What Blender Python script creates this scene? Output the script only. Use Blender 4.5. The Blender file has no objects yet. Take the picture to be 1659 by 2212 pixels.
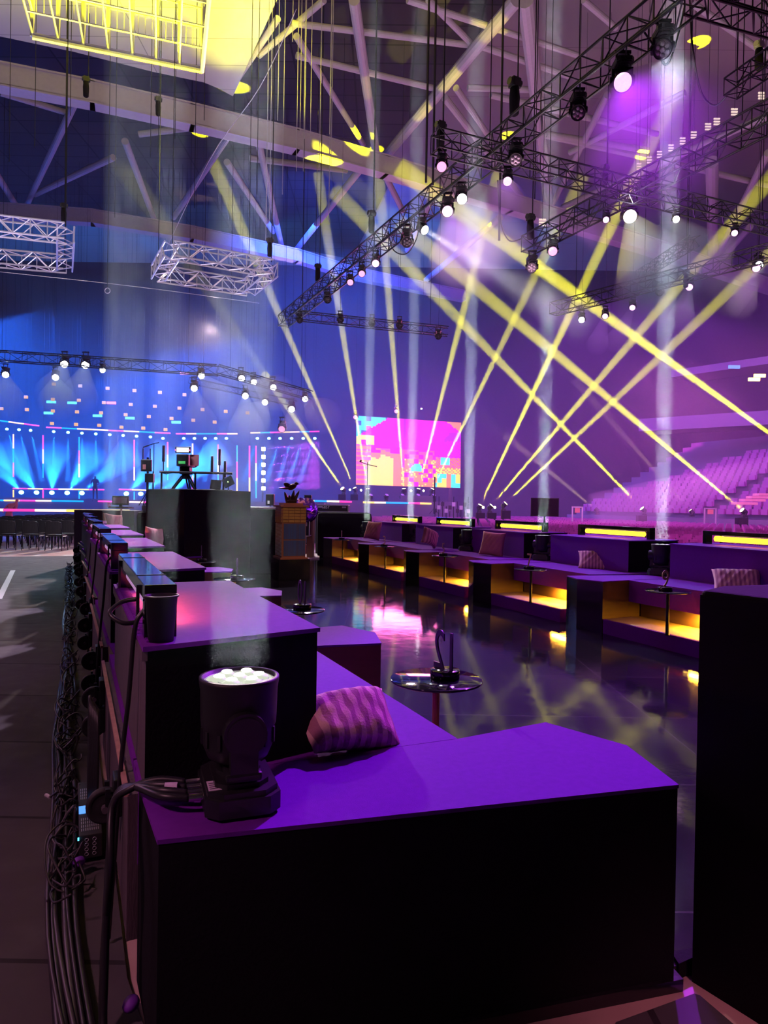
import bpy, bmesh, math, random
from mathutils import Vector, Matrix
random.seed(7)
C = bpy.context.scene
COL = C.collection
# ------------------------------------------------------------------ camera, world, exposure
F, H, PITCH, ROLL = 1500., 1.5, 16/1500, math.radians(.95)
cam = bpy.data.cameras.new('camera'); co = bpy.data.objects.new('camera', cam); COL.objects.link(co); C.camera = co
cam.sensor_fit = 'VERTICAL'; cam.sensor_height = 24; cam.lens = 24*F/2212; cam.clip_start = .02; cam.clip_end = 400
MC = Matrix.Rotation(math.pi/2-PITCH, 4, 'X') @ Matrix.Rotation(ROLL, 4, 'Z')
co.matrix_world = Matrix.Translation((0, 0, H)) @ MC
R3 = MC.to_3x3()
def ray(px, py): return R3 @ Vector(((px-829.5)/F, (1106-py)/F, -1))
def at(px, py, Y):
    d = ray(px, py); return Vector((0, 0, H)) + d*(Y/d.y)
def pl(px, py, z=0):
    d = ray(px, py); return Vector((0, 0, H)) + d*((z-H)/d.z)
C.view_settings.view_transform = 'Standard'; C.view_settings.look = 'None'
C.view_settings.exposure = 0.0; C.view_settings.gamma = 1; C.view_settings.use_curve_mapping = False
C.cycles.volume_bounces = 0; C.cycles.transparent_max_bounces = 48; C.cycles.max_bounces = 5
C.cycles.diffuse_bounces = 1; C.cycles.glossy_bounces = 2; C.cycles.transmission_bounces = 3
C.cycles.sample_clamp_indirect = 4; C.cycles.caustics_reflective = False; C.cycles.caustics_refractive = False
C.cycles.use_denoising = True; C.cycles.use_adaptive_sampling = True; C.cycles.adaptive_threshold = .06; C.cycles.adaptive_min_samples = 16
w = bpy.data.worlds.new('world'); C.world = w; w.use_nodes = True
w.node_tree.nodes['Background'].inputs[0].default_value = (.10, .05, .22, 1)
w.node_tree.nodes['Background'].inputs[1].default_value = .03

def lamp(kind, loc, dst, E, col, size=1., ang=60, blend=.5, ff=None):
    l = bpy.data.lights.new('lamp', kind); l.energy = E; l.color = col
    if kind == 'AREA': l.size = size
    else: l.shadow_soft_size = size
    if kind == 'SPOT': l.spot_size = math.radians(ang); l.spot_blend = blend
    if ff:
        l.use_nodes = True; nt = l.node_tree; f = nt.nodes.new('ShaderNodeLightFalloff'); f.inputs['Strength'].default_value = 1
        if ff == 'Mix':
            m = nt.nodes.new('ShaderNodeMath'); m.operation = 'MULTIPLY_ADD'; m.inputs[1].default_value = 16
            nt.links.new(f.outputs['Quadratic'], m.inputs[0]); nt.links.new(f.outputs['Linear'], m.inputs[2]); nt.links.new(m.outputs[0], nt.nodes['Emission'].inputs['Strength'])
        else: nt.links.new(f.outputs[ff], nt.nodes['Emission'].inputs['Strength'])
    o = bpy.data.objects.new('lamp', l); COL.objects.link(o)
    o.matrix_world = Matrix.Translation(loc) @ (Vector(dst)-Vector(loc)).to_track_quat('-Z', 'Y').to_matrix().to_4x4()
    return o
GRN = (.84, .93, 1)
BLUE = (.012, .12, 1); VIO = (.42, .05, 1); PUR = (.46, .06, 1); WARM = (1, .62, .75); YEL = (.92, .86, .0)
# stage wash (blue), audience wash (purple), lounge wash (violet), added unseen up-lights to brighten the roof
lamp('AREA', (-30, 46, 12), (-27, 52, 0), 19000, BLUE, 10)
lamp('AREA', (-15, 47, 11), (-12, 52, 0), 9000, BLUE, 10)
lamp('AREA', (-4, 44, 17), (-4, 60, 12), 6500, (.02, .09, 1), 8)
lamp('AREA', (-20, 32, 12), (-20, 40, 25), 130, BLUE, 8)
lamp('AREA', (14, 40, 13), (14, 46, 0), 2400, PUR, 10)
lamp('AREA', (26, 34, 14), (22, 40, 0), 3400, PUR, 10)
lamp('AREA', (2, 48, 8), (2, 60, 2), 1700, PUR, 8)
lamp('AREA', (16, 27, 8), (17, 31, 0), 700, (.8, .12, .75), 6)
lamp('AREA', (9.5, 15, 6), (11.5, 18, 0), 800, (.85, .16, .75), 3)
lamp('AREA', (13, 30, 7), (12, 36, 0), 1500, (.85, .16, .75), 4)
lamp('AREA', (1.5, 6.0, 8.5), (.8, 5., 0), 48, (.52, .12, 1), 3)
lamp('AREA', (-6.5, 6.5, 3.6), (-1.4, 3.0, .4), 50, (1, .42, .78), 2)
lamp('AREA', (4.5, 14, 8.5), (2.5, 12.5, 0), 90, (.5, .08, .95), 3)
lamp('SPOT', (-9, 36, 10.5), (-5.5, 12.5, 0), 17000, (1, .76, .76), .3, 44, .8)
lamp('SPOT', (-1, 20, 9.5), (-3.0, 9.5, .9), 11500, (.95, .70, 1), .3, 38, .9)
lamp('AREA', (14, 18, 5), (16, 28, 25), 650, (1, .75, .85), 6)
lamp('AREA', (2, 18, 6), (4, 27, 25), 520, WARM, 6)
lamp('AREA', (-12, 16, 6), (-10, 26, 25), 420, (.85, .62, .9), 6)
lamp('SPOT', (1.7, -.3, 3.4), (1.0, 1.85, 0), 230, (1, .32, .5), .2, 15, .8)  # unseen narrow spot added to brighten the pink floor at bottom right
lamp('SPOT', (-2.4, .2, 3.2), (-.95, 2.6, 0), 190, (1, .40, .6), .2, 40, .8)
lamp('SPOT', (1.5, 4.5, 7.5), (-1.6, 12.9, 1.1), 700, (1, .75, .6), .2, 12, .6)

# ------------------------------------------------------------------ materials
def M_(name, col, rough=.6, metal=0, noise=0, nscale=8, bump=0, bscale=60, emis=None, es=0, spec=.5, stretch=None, sheen=0):
    m = bpy.data.materials.new(name); m.use_nodes = True; nt = m.node_tree; p = nt.nodes['Principled BSDF']
    p.inputs['Base Color'].default_value = (*col, 1); p.inputs['Roughness'].default_value = rough; p.inputs['Metallic'].default_value = metal
    p.inputs['Specular IOR Level'].default_value = spec
    if sheen: p.inputs['Sheen Weight'].default_value = sheen
    tc = nt.nodes.new('ShaderNodeTexCoord'); src = tc.outputs['Object']
    if stretch:
        mp = nt.nodes.new('ShaderNodeMapping'); mp.inputs['Scale'].default_value = stretch; nt.links.new(src, mp.inputs[0]); src = mp.outputs[0]
    if noise:
        n = nt.nodes.new('ShaderNodeTexNoise'); n.inputs['Scale'].default_value = nscale; n.inputs['Detail'].default_value = 6; nt.links.new(src, n.inputs[0])
        mx = nt.nodes.new('ShaderNodeMix'); mx.data_type = 'RGBA'
        mx.inputs[6].default_value = (*[c*(1-noise) for c in col], 1); mx.inputs[7].default_value = (*[min(1, c*(1+noise)) for c in col], 1)
        nt.links.new(n.outputs[0], mx.inputs[0]); nt.links.new(mx.outputs[2], p.inputs['Base Color'])
    if bump:
        n = nt.nodes.new('ShaderNodeTexNoise'); n.inputs['Scale'].default_value = bscale; n.inputs['Detail'].default_value = 4; nt.links.new(src, n.inputs[0])
        b = nt.nodes.new('ShaderNodeBump'); b.inputs['Strength'].default_value = bump; b.inputs['Distance'].default_value = .01
        nt.links.new(n.outputs[0], b.inputs['Height']); nt.links.new(b.outputs[0], p.inputs['Normal'])
    if emis: p.inputs['Emission Color'].default_value = (*emis, 1); p.inputs['Emission Strength'].default_value = es
    return m
def stripes(name, c1, c2, scale, axis='X', rough=.85):
    m = M_(name, c1, rough, bump=.3, bscale=120); nt = m.node_tree; p = nt.nodes['Principled BSDF']
    tc = nt.nodes.new('ShaderNodeTexCoord'); wv = nt.nodes.new('ShaderNodeTexWave'); wv.wave_type = 'BANDS'; wv.bands_direction = axis
    wv.inputs['Scale'].default_value = scale; wv.inputs['Distortion'].default_value = .0; nt.links.new(tc.outputs['Object'], wv.inputs[0])
    r = nt.nodes.new('ShaderNodeValToRGB'); r.color_ramp.interpolation = 'LINEAR'
    r.color_ramp.elements[0].position = .47; r.color_ramp.elements[0].color = (*c1, 1); r.color_ramp.elements[1].position = .53; r.color_ramp.elements[1].color = (*c2, 1)
    nt.links.new(wv.outputs[0], r.inputs[0]); nt.links.new(r.outputs[0], p.inputs['Base Color']); return m
def bricks(name, c1, c2, mortar, sc, bw, bh, ms=.02, rough=.5, metal=0, off=0., bump=.0):
    m = M_(name, c1, rough, metal); nt = m.node_tree; p = nt.nodes['Principled BSDF']
    tc = nt.nodes.new('ShaderNodeTexCoord'); b = nt.nodes.new('ShaderNodeTexBrick'); b.offset = off
    b.inputs['Color1'].default_value = (*c1, 1); b.inputs['Color2'].default_value = (*c2, 1); b.inputs['Mortar'].default_value = (*mortar, 1)
    b.inputs['Scale'].default_value = sc; b.inputs['Brick Width'].default_value = bw; b.inputs['Row Height'].default_value = bh; b.inputs['Mortar Size'].default_value = ms
    nt.links.new(tc.outputs['Object'], b.inputs[0]); nt.links.new(b.outputs[0], p.inputs['Base Color'])
    if bump:
        n = nt.nodes.new('ShaderNodeTexNoise'); n.inputs['Scale'].default_value = 5; n.inputs['Detail'].default_value = 5; nt.links.new(tc.outputs['Object'], n.inputs[0])
        bb = nt.nodes.new('ShaderNodeBump'); bb.inputs['Strength'].default_value = bump; bb.inputs['Distance'].default_value = .01
        nt.links.new(n.outputs[0], bb.inputs['Height']); nt.links.new(bb.outputs[0], p.inputs['Normal'])
        r = nt.nodes.new('ShaderNodeMapRange'); r.inputs['To Min'].default_value = rough*.6; r.inputs['To Max'].default_value = rough*1.5
        nt.links.new(n.outputs[0], r.inputs[0]); nt.links.new(r.outputs[0], p.inputs['Roughness'])
    return m
def em(name, col, s): return M_(name, (.05, .05, .05), .5, emis=col, es=s)
def volmat(name, dens, col=(1, 1, 1), g=0):
    m = bpy.data.materials.new(name); m.use_nodes = True; nt = m.node_tree; nt.nodes.clear()
    o = nt.nodes.new('ShaderNodeOutputMaterial'); v = nt.nodes.new('ShaderNodeVolumeScatter')
    v.inputs['Density'].default_value = dens; v.inputs['Anisotropy'].default_value = g; v.inputs['Color'].default_value = (*col, 1)
    nt.links.new(v.outputs[0], o.inputs['Volume']); return m
purple = M_('purple_fabric', (.21, .022, .42), .85, noise=.12, nscale=40, bump=.25, bscale=400, spec=.08)
tanm = M_('tan_board', (.42, .27, .12), .6, noise=.15)
cloth = M_('black_cloth', (.010, .008, .012), .9, bump=.2, bscale=90, spec=.15)
gloss = M_('black_laminate', (.010, .010, .014), .10, spec=.6)
brown = M_('brown_wood', (.16, .085, .045), .5, noise=.3, nscale=3, stretch=(1, 1, 6))
panelm = M_('mauve_board', (.11, .075, .095), .6, noise=.35, nscale=6, stretch=(3, 3, .5), bump=.2)
ledge = M_('bare_wood_edge', (.50, .28, .24), .7, noise=.35, nscale=20)
plast = M_('black_plastic', (.018, .018, .022), .38)
plast2 = M_('dark_plastic', (.020, .018, .022), .5)
rubber = M_('black_rubber', (.016, .014, .017), .65)
rim = M_('grey_wheel', (.10, .08, .10), .5)
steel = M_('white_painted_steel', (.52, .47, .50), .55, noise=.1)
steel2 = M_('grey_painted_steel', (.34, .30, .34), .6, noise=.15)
darksteel = M_('dark_steel', (.03, .03, .035), .4, .6)
alu = M_('aluminium', (.62, .60, .66), .35, .7)
chrome = M_('chrome', (.7, .68, .7), .18, 1)
glasst = M_('dark_glass', (.012, .012, .02), .06, spec=.7)
woodnum = M_('plywood_numeral', (.75, .48, .34), .6)
darknum = M_('dark_numeral', (.10, .05, .14), .5)
carpet = bricks('dark_carpet', (.085, .075, .085), (.07, .06, .07), (.02, .016, .02), 1, 30, 1.03, .012, .9, bump=.5)
deckm = bricks('glossy_black_deck', (.012, .011, .015), (.016, .015, .02), (.05, .05, .05), 1, 2.4, 1.2, .006, .075, bump=.10)
pinkfl = M_('pale_venue_floor', (.55, .36, .33), .6, noise=.2, nscale=5)
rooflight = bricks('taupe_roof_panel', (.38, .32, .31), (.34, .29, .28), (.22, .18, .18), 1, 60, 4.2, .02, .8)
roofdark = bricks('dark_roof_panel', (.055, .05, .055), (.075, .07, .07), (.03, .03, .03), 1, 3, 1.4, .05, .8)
wallm = M_('dark_drape', (.05, .05, .06), .9, noise=.3)
yelsheet = bricks('pale_roof_sheet', (.6, .6, .5), (.52, .52, .45), (.3, .3, .25), 1, 40, 1.6, .02, .7)
seatm = M_('purple_plastic_seat', (.32, .10, .27), .35)
chairm = M_('black_chair_fabric', (.03, .028, .032), .75)
pink1 = M_('pink_cushion_fabric', (.68, .27, .28), .85, noise=.15, bump=.3)
pinks = stripes('striped_cushion_fabric', (.90, .50, .52), (.50, .18, .28), 6.8)
foil = M_('purple_foil', (.3, .08, .8), .15, .9, bump=.6, bscale=9)
copper = M_('copper_frame', (.42, .15, .08), .5, .3)
orange = M_('orange_panel', (.85, .20, .06), .6)
goldt = bricks('gold_tile', (.62, .34, .09), (.52, .27, .07), (.16, .07, .03), 1, .1, .1, .006, .3, .4)
bluet = bricks('blue_mosaic', (.05, .14, .35), (.08, .10, .20), (.12, .06, .04), 1, .012, .012, .0016, .3)
slats = bricks('slatted_side', (.45, .42, .42), (.4, .38, .38), (.02, .02, .02), 1, .4, .024, .011, .6)
bronze = M_('dark_bronze', (.05, .02, .015), .3, .6)
lcd = em('lcd_blue', (.10, .35, 1), 1.2)
whitelens = em('lit_white_lens', (.92, 1, .94), 30)
softlens = em('lit_reflector', (.85, .92, .72), .75); bulbm = em('lit_bulb', (.95, 1, .9), 6)
white_s = em('small_white_lamp', (.9, 1, .97), 60)
pur_s = em('purple_lens', (1, .50, 1), 2.4)
pink_s = em('pink_lens', (1, .35, .65), 1.6)
yel_s = em('yellow_lens', (1, .92, .30), 14)
amber = em('amber_blinder', (1, .50, .0), 1.0)
blue_s = em('blue_lens', (.15, .65, 1), 12)
offlens = M_('unlit_lens', (.45, .38, .45), .15, .5)
ytube = em('yellow_tube', (1, .88, .03), 2.6)
utube = em('dim_tube', (.85, .42, .85), .5)
warmled = em('warm_led', (1, .62, .08), 9)
red_s = em('red_light', (1, .1, .2), 4)
cyan_s = em('cyan_led', (.1, .7, 1), 2.5)
label_m = M_('paper_label', (.75, .6, .8), .7)
ink = M_('dark_ink', (.05, .03, .06), .8)
whitep = M_('white_print', (.75, .72, .75), .7)
panel_off = M_('dark_screen', (.03, .025, .035), .25)
magscr = M_('lilac_screen', (.30, .16, .38), .5)
stagem = M_('grey_stage_front', (.16, .14, .17), .7)
redm = M_('red_plastic', (.6, .05, .08), .5)
purplebag = M_('purple_cap', (.20, .03, .45), .6)

# ------------------------------------------------------------------ mesh helpers
class MB:
    def __init__(s): s.bm = bmesh.new(); s.mi = 0
    def _fin(s, fs):
        for f in fs: f.material_index = s.mi
    def box(s, x0, x1, y0, y1, z0, z1, bev=0, M=None):
        r = bmesh.ops.create_cube(s.bm, size=1); vs = r['verts']
        T = Matrix.Translation(((x0+x1)/2, (y0+y1)/2, (z0+z1)/2)) @ Matrix.Diagonal((abs(x1-x0), abs(y1-y0), abs(z1-z0), 1))
        bmesh.ops.transform(s.bm, verts=vs, matrix=T)
        if bev:
            es = list({e for v in vs for e in v.link_edges})
            r2 = bmesh.ops.bevel(s.bm, geom=es, offset=bev, segments=2, affect='EDGES', profile=.6)
            vs = list({v for f in r2['faces'] for v in f.verts} | {v for v in vs if v.is_valid})
            seen = set(vs)
            for v in list(vs):
                for e in v.link_edges: seen.add(e.other_vert(v))
            vs = list(seen)
        if M: bmesh.ops.transform(s.bm, verts=vs, matrix=M)
        s._fin({f for v in vs for f in v.link_faces}); return s
    def prism(s, pts, z0, z1, mats=None, inset=0):
        lo = [s.bm.verts.new((p[0], p[1], z0)) for p in pts]; hi = [s.bm.verts.new((p[0], p[1], z1)) for p in pts]
        n = len(pts); fs = [s.bm.faces.new(hi), s.bm.faces.new(lo[::-1])]; s._fin(fs)
        for i in range(n):
            f = s.bm.faces.new((lo[i], lo[(i+1) % n], hi[(i+1) % n], hi[i])); f.material_index = mats[i] if mats else s.mi
        return s
    def cyl(s, a, b, r, seg=10, r2=None, caps=True):
        a = Vector(a); b = Vector(b); d = b-a
        if d.length < 1e-6: return s
        x = bmesh.ops.create_cone(s.bm, cap_ends=caps, segments=seg, radius1=r, radius2=r if r2 is None else r2, depth=d.length)
        bmesh.ops.transform(s.bm, verts=x['verts'], matrix=Matrix.Translation((a+b)/2) @ d.to_track_quat('Z', 'Y').to_matrix().to_4x4())
        s._fin({f for v in x['verts'] for f in v.link_faces}); return s
    def tube(s, pts, r, seg=6):
        pts = [Vector(p) for p in pts]; rings = []
        for i, p in enumerate(pts):
            d = (pts[min(i+1, len(pts)-1)]-pts[max(i-1, 0)])
            if d.length < 1e-7: d = Vector((0, 0, 1))
            q = d.to_track_quat('Z', 'Y'); rr = r[i] if isinstance(r, (list, tuple)) else r
            rings.append([s.bm.verts.new(p + q @ Vector((rr*math.cos(2*math.pi*k/seg), rr*math.sin(2*math.pi*k/seg), 0))) for k in range(seg)])
        for A, B in zip(rings, rings[1:]):
            best = min(range(seg), key=lambda o: sum((A[k].co-B[(k+o) % seg].co).length for k in range(seg)))
            for k in range(seg):
                f = s.bm.faces.new((A[k], A[(k+1) % seg], B[(k+1+best) % seg], B[(k+best) % seg])); f.smooth = True; f.material_index = s.mi
        s.bm.faces.new(rings[0][::-1]); s.bm.faces.new(rings[-1]); return s
    def lathe(s, prof, seg=24, M=None):
        rings = [[s.bm.verts.new((r*math.cos(2*math.pi*k/seg), r*math.sin(2*math.pi*k/seg), z)) for k in range(seg)] for r, z in prof]
        for A, B in zip(rings, rings[1:]):
            for k in range(seg):
                f = s.bm.faces.new((A[k], A[(k+1) % seg], B[(k+1) % seg], B[k])); f.material_index = s.mi; f.smooth = True
        if prof[0][0] > 1e-4: s._fin([s.bm.faces.new(rings[0][::-1])])
        if prof[-1][0] > 1e-4: s._fin([s.bm.faces.new(rings[-1])])
        if M: bmesh.ops.transform(s.bm, verts=[v for R in rings for v in R], matrix=M)
        return s
    def sph(s, c, sc, seg=14, M=None):
        x = bmesh.ops.create_uvsphere(s.bm, u_segments=seg, v_segments=max(6, seg*2//3), radius=1)
        if isinstance(sc, (int, float)): sc = (sc,)*3
        T = Matrix.Translation(c) @ (M if M else Matrix()) @ Matrix.Diagonal((*sc, 1))
        bmesh.ops.transform(s.bm, verts=x['verts'], matrix=T); fs = {f for v in x['verts'] for f in v.link_faces}
        s._fin(fs)
        for f in fs: f.smooth = True
        return s
    def quad(s, *ps):
        s._fin([s.bm.faces.new([s.bm.verts.new(p) for p in ps])]); return s
    def tor(s, c, R, r, M=None, seg=24, ms=8, arc=2*math.pi):
        pts = [Vector((R*math.cos(arc*k/seg), R*math.sin(arc*k/seg), 0)) for k in range(seg+1)]
        T = Matrix.Translation(c) @ (M if M else Matrix()); return s.tube([T @ p for p in pts], r, ms)
    def build(s, name, mats, parent=None, world=False):
        me = bpy.data.meshes.new(name); bmesh.ops.recalc_face_normals(s.bm, faces=s.bm.faces); s.bm.to_mesh(me); s.bm.free()
        for m in (mats if isinstance(mats, (list, tuple)) else [mats]): me.materials.append(m)
        o = bpy.data.objects.new(name, me); COL.objects.link(o)
        if parent is not None:
            o.parent = parent
            if world: me.transform(WM[parent.name].inverted())
            WM[o.name] = WM.get(parent.name, Matrix())
        else:
            if me.vertices:
                xs = [v.co for v in me.vertices]
                c = Vector(((min(v.x for v in xs)+max(v.x for v in xs))/2, (min(v.y for v in xs)+max(v.y for v in xs))/2, min(v.z for v in xs)))
                me.transform(Matrix.Translation(-c)); o.location = c; WM[o.name] = Matrix.Translation(c)
        return o
WM = {}
def tag(o, label=None, cat=None, group=None, kind=None):
    if label: o['label'] = label
    if cat: o['category'] = cat
    if group: o['group'] = group
    if kind: o['kind'] = kind
    return o
def thing(name, label, cat, loc=(0, 0, 0), rz=0, group=None, M=None):
    o = bpy.data.objects.new(name, None); COL.objects.link(o); o.empty_display_size = .1
    m = M if M else Matrix.Translation(loc) @ Matrix.Rotation(rz, 4, 'Z')
    o.matrix_world = m; WM[o.name] = m
    return tag(o, label, cat, group)
def st(name, mb, m): return tag(mb.build(name, m), kind='structure')
def copy_tree(o, parent=None):
    c = o.copy(); COL.objects.link(c); c.parent = parent; WM[c.name] = WM.get(o.name, Matrix())
    for ch in KIDS(o): copy_tree(ch, c)
    return c
def KIDS(o): return [x for x in COL.objects if x.parent == o]
def dup(o, label, loc=None, rz=0, M=None):
    c = copy_tree(o); m = M if M else Matrix.Translation(loc) @ Matrix.Rotation(rz, 4, 'Z')
    c.matrix_world = m; WM[c.name] = m; c['label'] = label; return c
def text(s, name, size, ext, m, M, parent=None, align='CENTER'):
    cu = bpy.data.curves.new(name, 'FONT'); cu.body = s; cu.size = size; cu.extrude = ext; cu.align_x = align; cu.align_y = 'BOTTOM_BASELINE'
    t = bpy.data.objects.new(name+'_src', cu); COL.objects.link(t)
    dg = bpy.context.evaluated_depsgraph_get(); me = bpy.data.meshes.new_from_object(t.evaluated_get(dg)); bpy.data.objects.remove(t)
    me.materials.clear(); me.materials.append(m); me.transform(M)
    o = bpy.data.objects.new(name, me); COL.objects.link(o)
    if parent is not None: o.parent = parent
    return o
ORD = 'first second third fourth fifth sixth seventh eighth ninth tenth eleventh twelfth thirteenth fourteenth fifteenth sixteenth seventeenth eighteenth nineteenth twentieth twenty-first twenty-second twenty-third twenty-fourth twenty-fifth twenty-sixth twenty-seventh twenty-eighth twenty-ninth thirtieth'.split()
def rot_to(d): return Vector(d).to_track_quat('Z', 'Y').to_matrix().to_4x4()

# ------------------------------------------------------------------ setting: floors, roof, walls
uL = Vector((-.408, .913, 0)); nL = Vector((.913, .408, 0)); stepL = Vector((-.972, 2.176, 0)); TL = Vector((.274, 3.442, 0)); RZL = math.atan2(.408, .913)
uR = Vector((-.392, .920, 0)); nR = Vector((.92, .392, 0)); stepR = Vector((-.985, 2.30, 0)); TR = Vector((3.01, 7.33, 0)); RZR = math.pi+math.atan2(.392, .92)
def lp(a, b, z=0, T=TL): return T + uL*a + nL*b + Vector((0, 0, z))
def rp(a, b, z=0, T=TR): return T - uR*a - nR*b + Vector((0, 0, z))
st('floor', MB().box(-60, 60, -6, 80, -.35, -.04), pinkfl)
e0 = lp(-1.62, -1.40); e1 = lp(24, -1.40); e2 = Vector((12, 30, 0)); e3 = rp(8, .4)
mb = MB(); r0 = lp(-1.30, .2)
mb.prism([tuple(x)[:2] for x in (lp(-1.20, -1.36), lp(-1.42, .14), Vector((.97, 2.262, 0)), Vector((1.06, 2.285, 0)), Vector((2.4, 2.9, 0)), rp(6, -2.2), rp(-13, -2.2), lp(18, -1.36))], -.045, 0)
deck = mb.build('floor_deck', deckm); deck['kind'] = 'structure'; deck.name = 'floor_deck'
# aisle carpet along the back of the left sofas
cp = [pl(316, 2230, -.03), pl(304, 2206, -.03), pl(275, 2118, -.03), pl(246, 1870, -.03), lp(1.2, -1.50), lp(7, -1.50), lp(17.5, -1.52), lp(17.5, -12), lp(-5, -12), lp(-5, -1.2)]
ca = MB().prism([tuple(p)[:2] for p in cp][::-1], -.041, -.022).build('floor_carpet', carpet); ca['kind'] = 'structure'
# roof
def rot_box(cx, cy, cz, sx, sy, sz, rz): return MB().box(-sx/2, sx/2, -sy/2, sy/2, -sz/2, sz/2, M=Matrix.Translation((cx, cy, cz)) @ Matrix.Rotation(rz, 4, 'Z'))
st('ceiling', rot_box(0, 30, 24.2, 150, 110, .4, math.radians(24)), rooflight)
z = 23.2
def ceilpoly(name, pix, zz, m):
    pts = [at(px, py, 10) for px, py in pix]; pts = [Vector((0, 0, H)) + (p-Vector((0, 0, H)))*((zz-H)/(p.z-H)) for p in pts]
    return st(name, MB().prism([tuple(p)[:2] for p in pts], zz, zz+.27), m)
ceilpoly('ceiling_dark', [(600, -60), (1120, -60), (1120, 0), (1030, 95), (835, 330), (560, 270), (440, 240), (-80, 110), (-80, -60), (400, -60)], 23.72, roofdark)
st('wall_back', MB().box(-70, 70, 66, 66.4, -.04, 24), wallm)
st('wall_left', MB().box(-60, -59.6, -6, 66, -.04, 24), wallm)
st('wall_right', MB().box(50, 50.4, -6, 66, -.04, 24), wallm)
st('wall_rear', MB().box(-60, 50, -6.2, -6, -.04, 24), wallm)
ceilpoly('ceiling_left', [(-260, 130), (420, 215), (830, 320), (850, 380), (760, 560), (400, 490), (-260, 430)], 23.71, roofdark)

# ------------------------------------------------------------------ roof steel
def zc(px, py, z):
    d = ray(px, py); return Vector((0, 0, H)) + d*((z-H)/d.z)
def girder(pix, z, w, h, label, m=steel):
    t = thing('roof_girder', label, 'girder', zc(*pix[0], z)); pts = [zc(*p, z) for p in pix]
    mb = MB(); fl = MB()
    for a, b in zip(pts, pts[1:]):
        d = (b-a); L = d.length; M = Matrix.Translation(a) @ Matrix.Rotation(math.atan2(d.y, d.x), 4, 'Z')
        mb.box(-.1, L+.1, -w/2, w/2, -h/2, h/2, M=M); fl.box(-.1, L+.1, -w/2-.08, w/2+.08, h/2, h/2+.07, M=M); fl.box(-.1, L+.1, -w/2-.08, w/2+.08, -h/2-.07, -h/2, M=M)
    mb.build('web', m, t, True); fl.build('flange', m, t, True); return t
girder([(-60, 155), (200, 205), (415, 253), (640, 306), (830, 360), (1100, 440), (1380, 525), (1700, 632)], 18.5, .5, .85, 'long pale curved roof girder crossing the hall under the yellow-lit cage')
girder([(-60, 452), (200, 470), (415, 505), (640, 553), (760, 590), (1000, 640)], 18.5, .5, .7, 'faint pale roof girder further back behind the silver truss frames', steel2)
tubes = [((165, 215), (55, 448)), ((270, 305), (342, 497)), ((495, 290), (375, 470)), ((558, 305), (612, 548)), ((783, 360), (630, 552)), ((-10, 372), (38, 450)),
 ((0, 200), (150, 245)), ((300, 290), (420, 275)), ((540, 342), (750, 368)), ((245, 340), (75, 420)), ((490, 350), (590, 500)), ((825, 365), (870, 455)),
 ((765, 0), (812, 330), 20), ((640, 78), (785, 312)), ((600, 40), (500, 190)), ((630, 50), (1020, 98)), ((640, 120), (935, 190)), ((925, 0), (1022, 98)), ((700, 0), (560, 120)),
 ((1135, 0), (1185, 440), 26), ((1312, 205), (1195, 438)), ((1659, 250), (1215, 447)), ((1115, 0), (835, 335), 24), ((985, 190), (1060, 300)), ((1010, 190), (1190, 195)), ((1040, 100), (1230, 165)),
 ((960, 210), (1130, 430)), ((1180, 290), (1400, 325)), ((1060, 205), (1420, 290)), ((1500, 10), (1659, 120)), ((1260, 0), (1330, 60)), ((1538, 350), (1540, 575), 22), ((1620, 490), (1545, 575)),
 ((1230, 330), (1480, 200)), ((1080, 440), (1200, 470)), ((945, 400), (880, 540)), ((1080, 470), (920, 605)), ((1659, 330), (1540, 570)), ((880, 0), (1250, 120)), ((1150, 285), (1659, 400))]
for i, t in enumerate(tubes):
    a, b = t[0], t[1]; wpx = t[2] if len(t) > 2 else 13
    za, zb = 19.2, 19.6
    A = zc(*a, za); B = zc(*b, zb); r = wpx/2/F*((A.y+B.y)/2)
    side = 'left' if a[0] < 600 else ('middle' if a[0] < 1000 else 'right')
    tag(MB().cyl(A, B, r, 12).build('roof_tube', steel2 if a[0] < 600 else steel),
        '%s pale steel tube of the roof lattice, %s from the left in the %s third' % ('thick' if wpx > 15 else 'slim', ORD[sum(1 for j_, q in enumerate(tubes) if (q[0][0]+q[1][0], j_) < (a[0]+b[0], i) and ((q[0][0] < 600) == (a[0] < 600)) and ((q[0][0] < 1000) == (a[0] < 1000)))], side), 'roof tube', 'steel tubes of the roof lattice')
# rooftop cage and pale sheet above it, lit yellow
ceilpoly('ceiling_sheet', [(-80, -80), (640, -80), (596, 5), (503, 208), (470, 190), (440, 178), (330, 155), (160, 112), (-80, 62)], 18.9, yelsheet)
A = zc(70, 72, 15.3); B = zc(437, 146, 15.3); dAB = (B-A).normalized(); nAB = Vector((dAB.y, -dAB.x, 0))
t = thing('rigging_cage', 'large yellow-lit metal walkway cage hanging under the roof at top left', 'cage', A)
L = (B-A).length
mb = MB(); mb2 = MB(); mb3 = MB()
for k in range(5):
    zz = 15.3+k*.62
    mb.cyl(A+Vector((0, 0, k*.62)), B+Vector((0, 0, k*.62)), .035, 6); mb.cyl(B+Vector((0, 0, k*.62)), B+nAB*6+Vector((0, 0, k*.62)), .035, 6)
    mb.cyl(A+Vector((0, 0, k*.62)), A+nAB*6+Vector((0, 0, k*.62)), .035, 6)
mb.cyl(A+Vector((0, 0, -.12)), B+Vector((0, 0, -.12)), .07, 6); mb.cyl(B+Vector((0, 0, -.12)), B+nAB*6+Vector((0, 0, -.12)), .07, 6)
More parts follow.
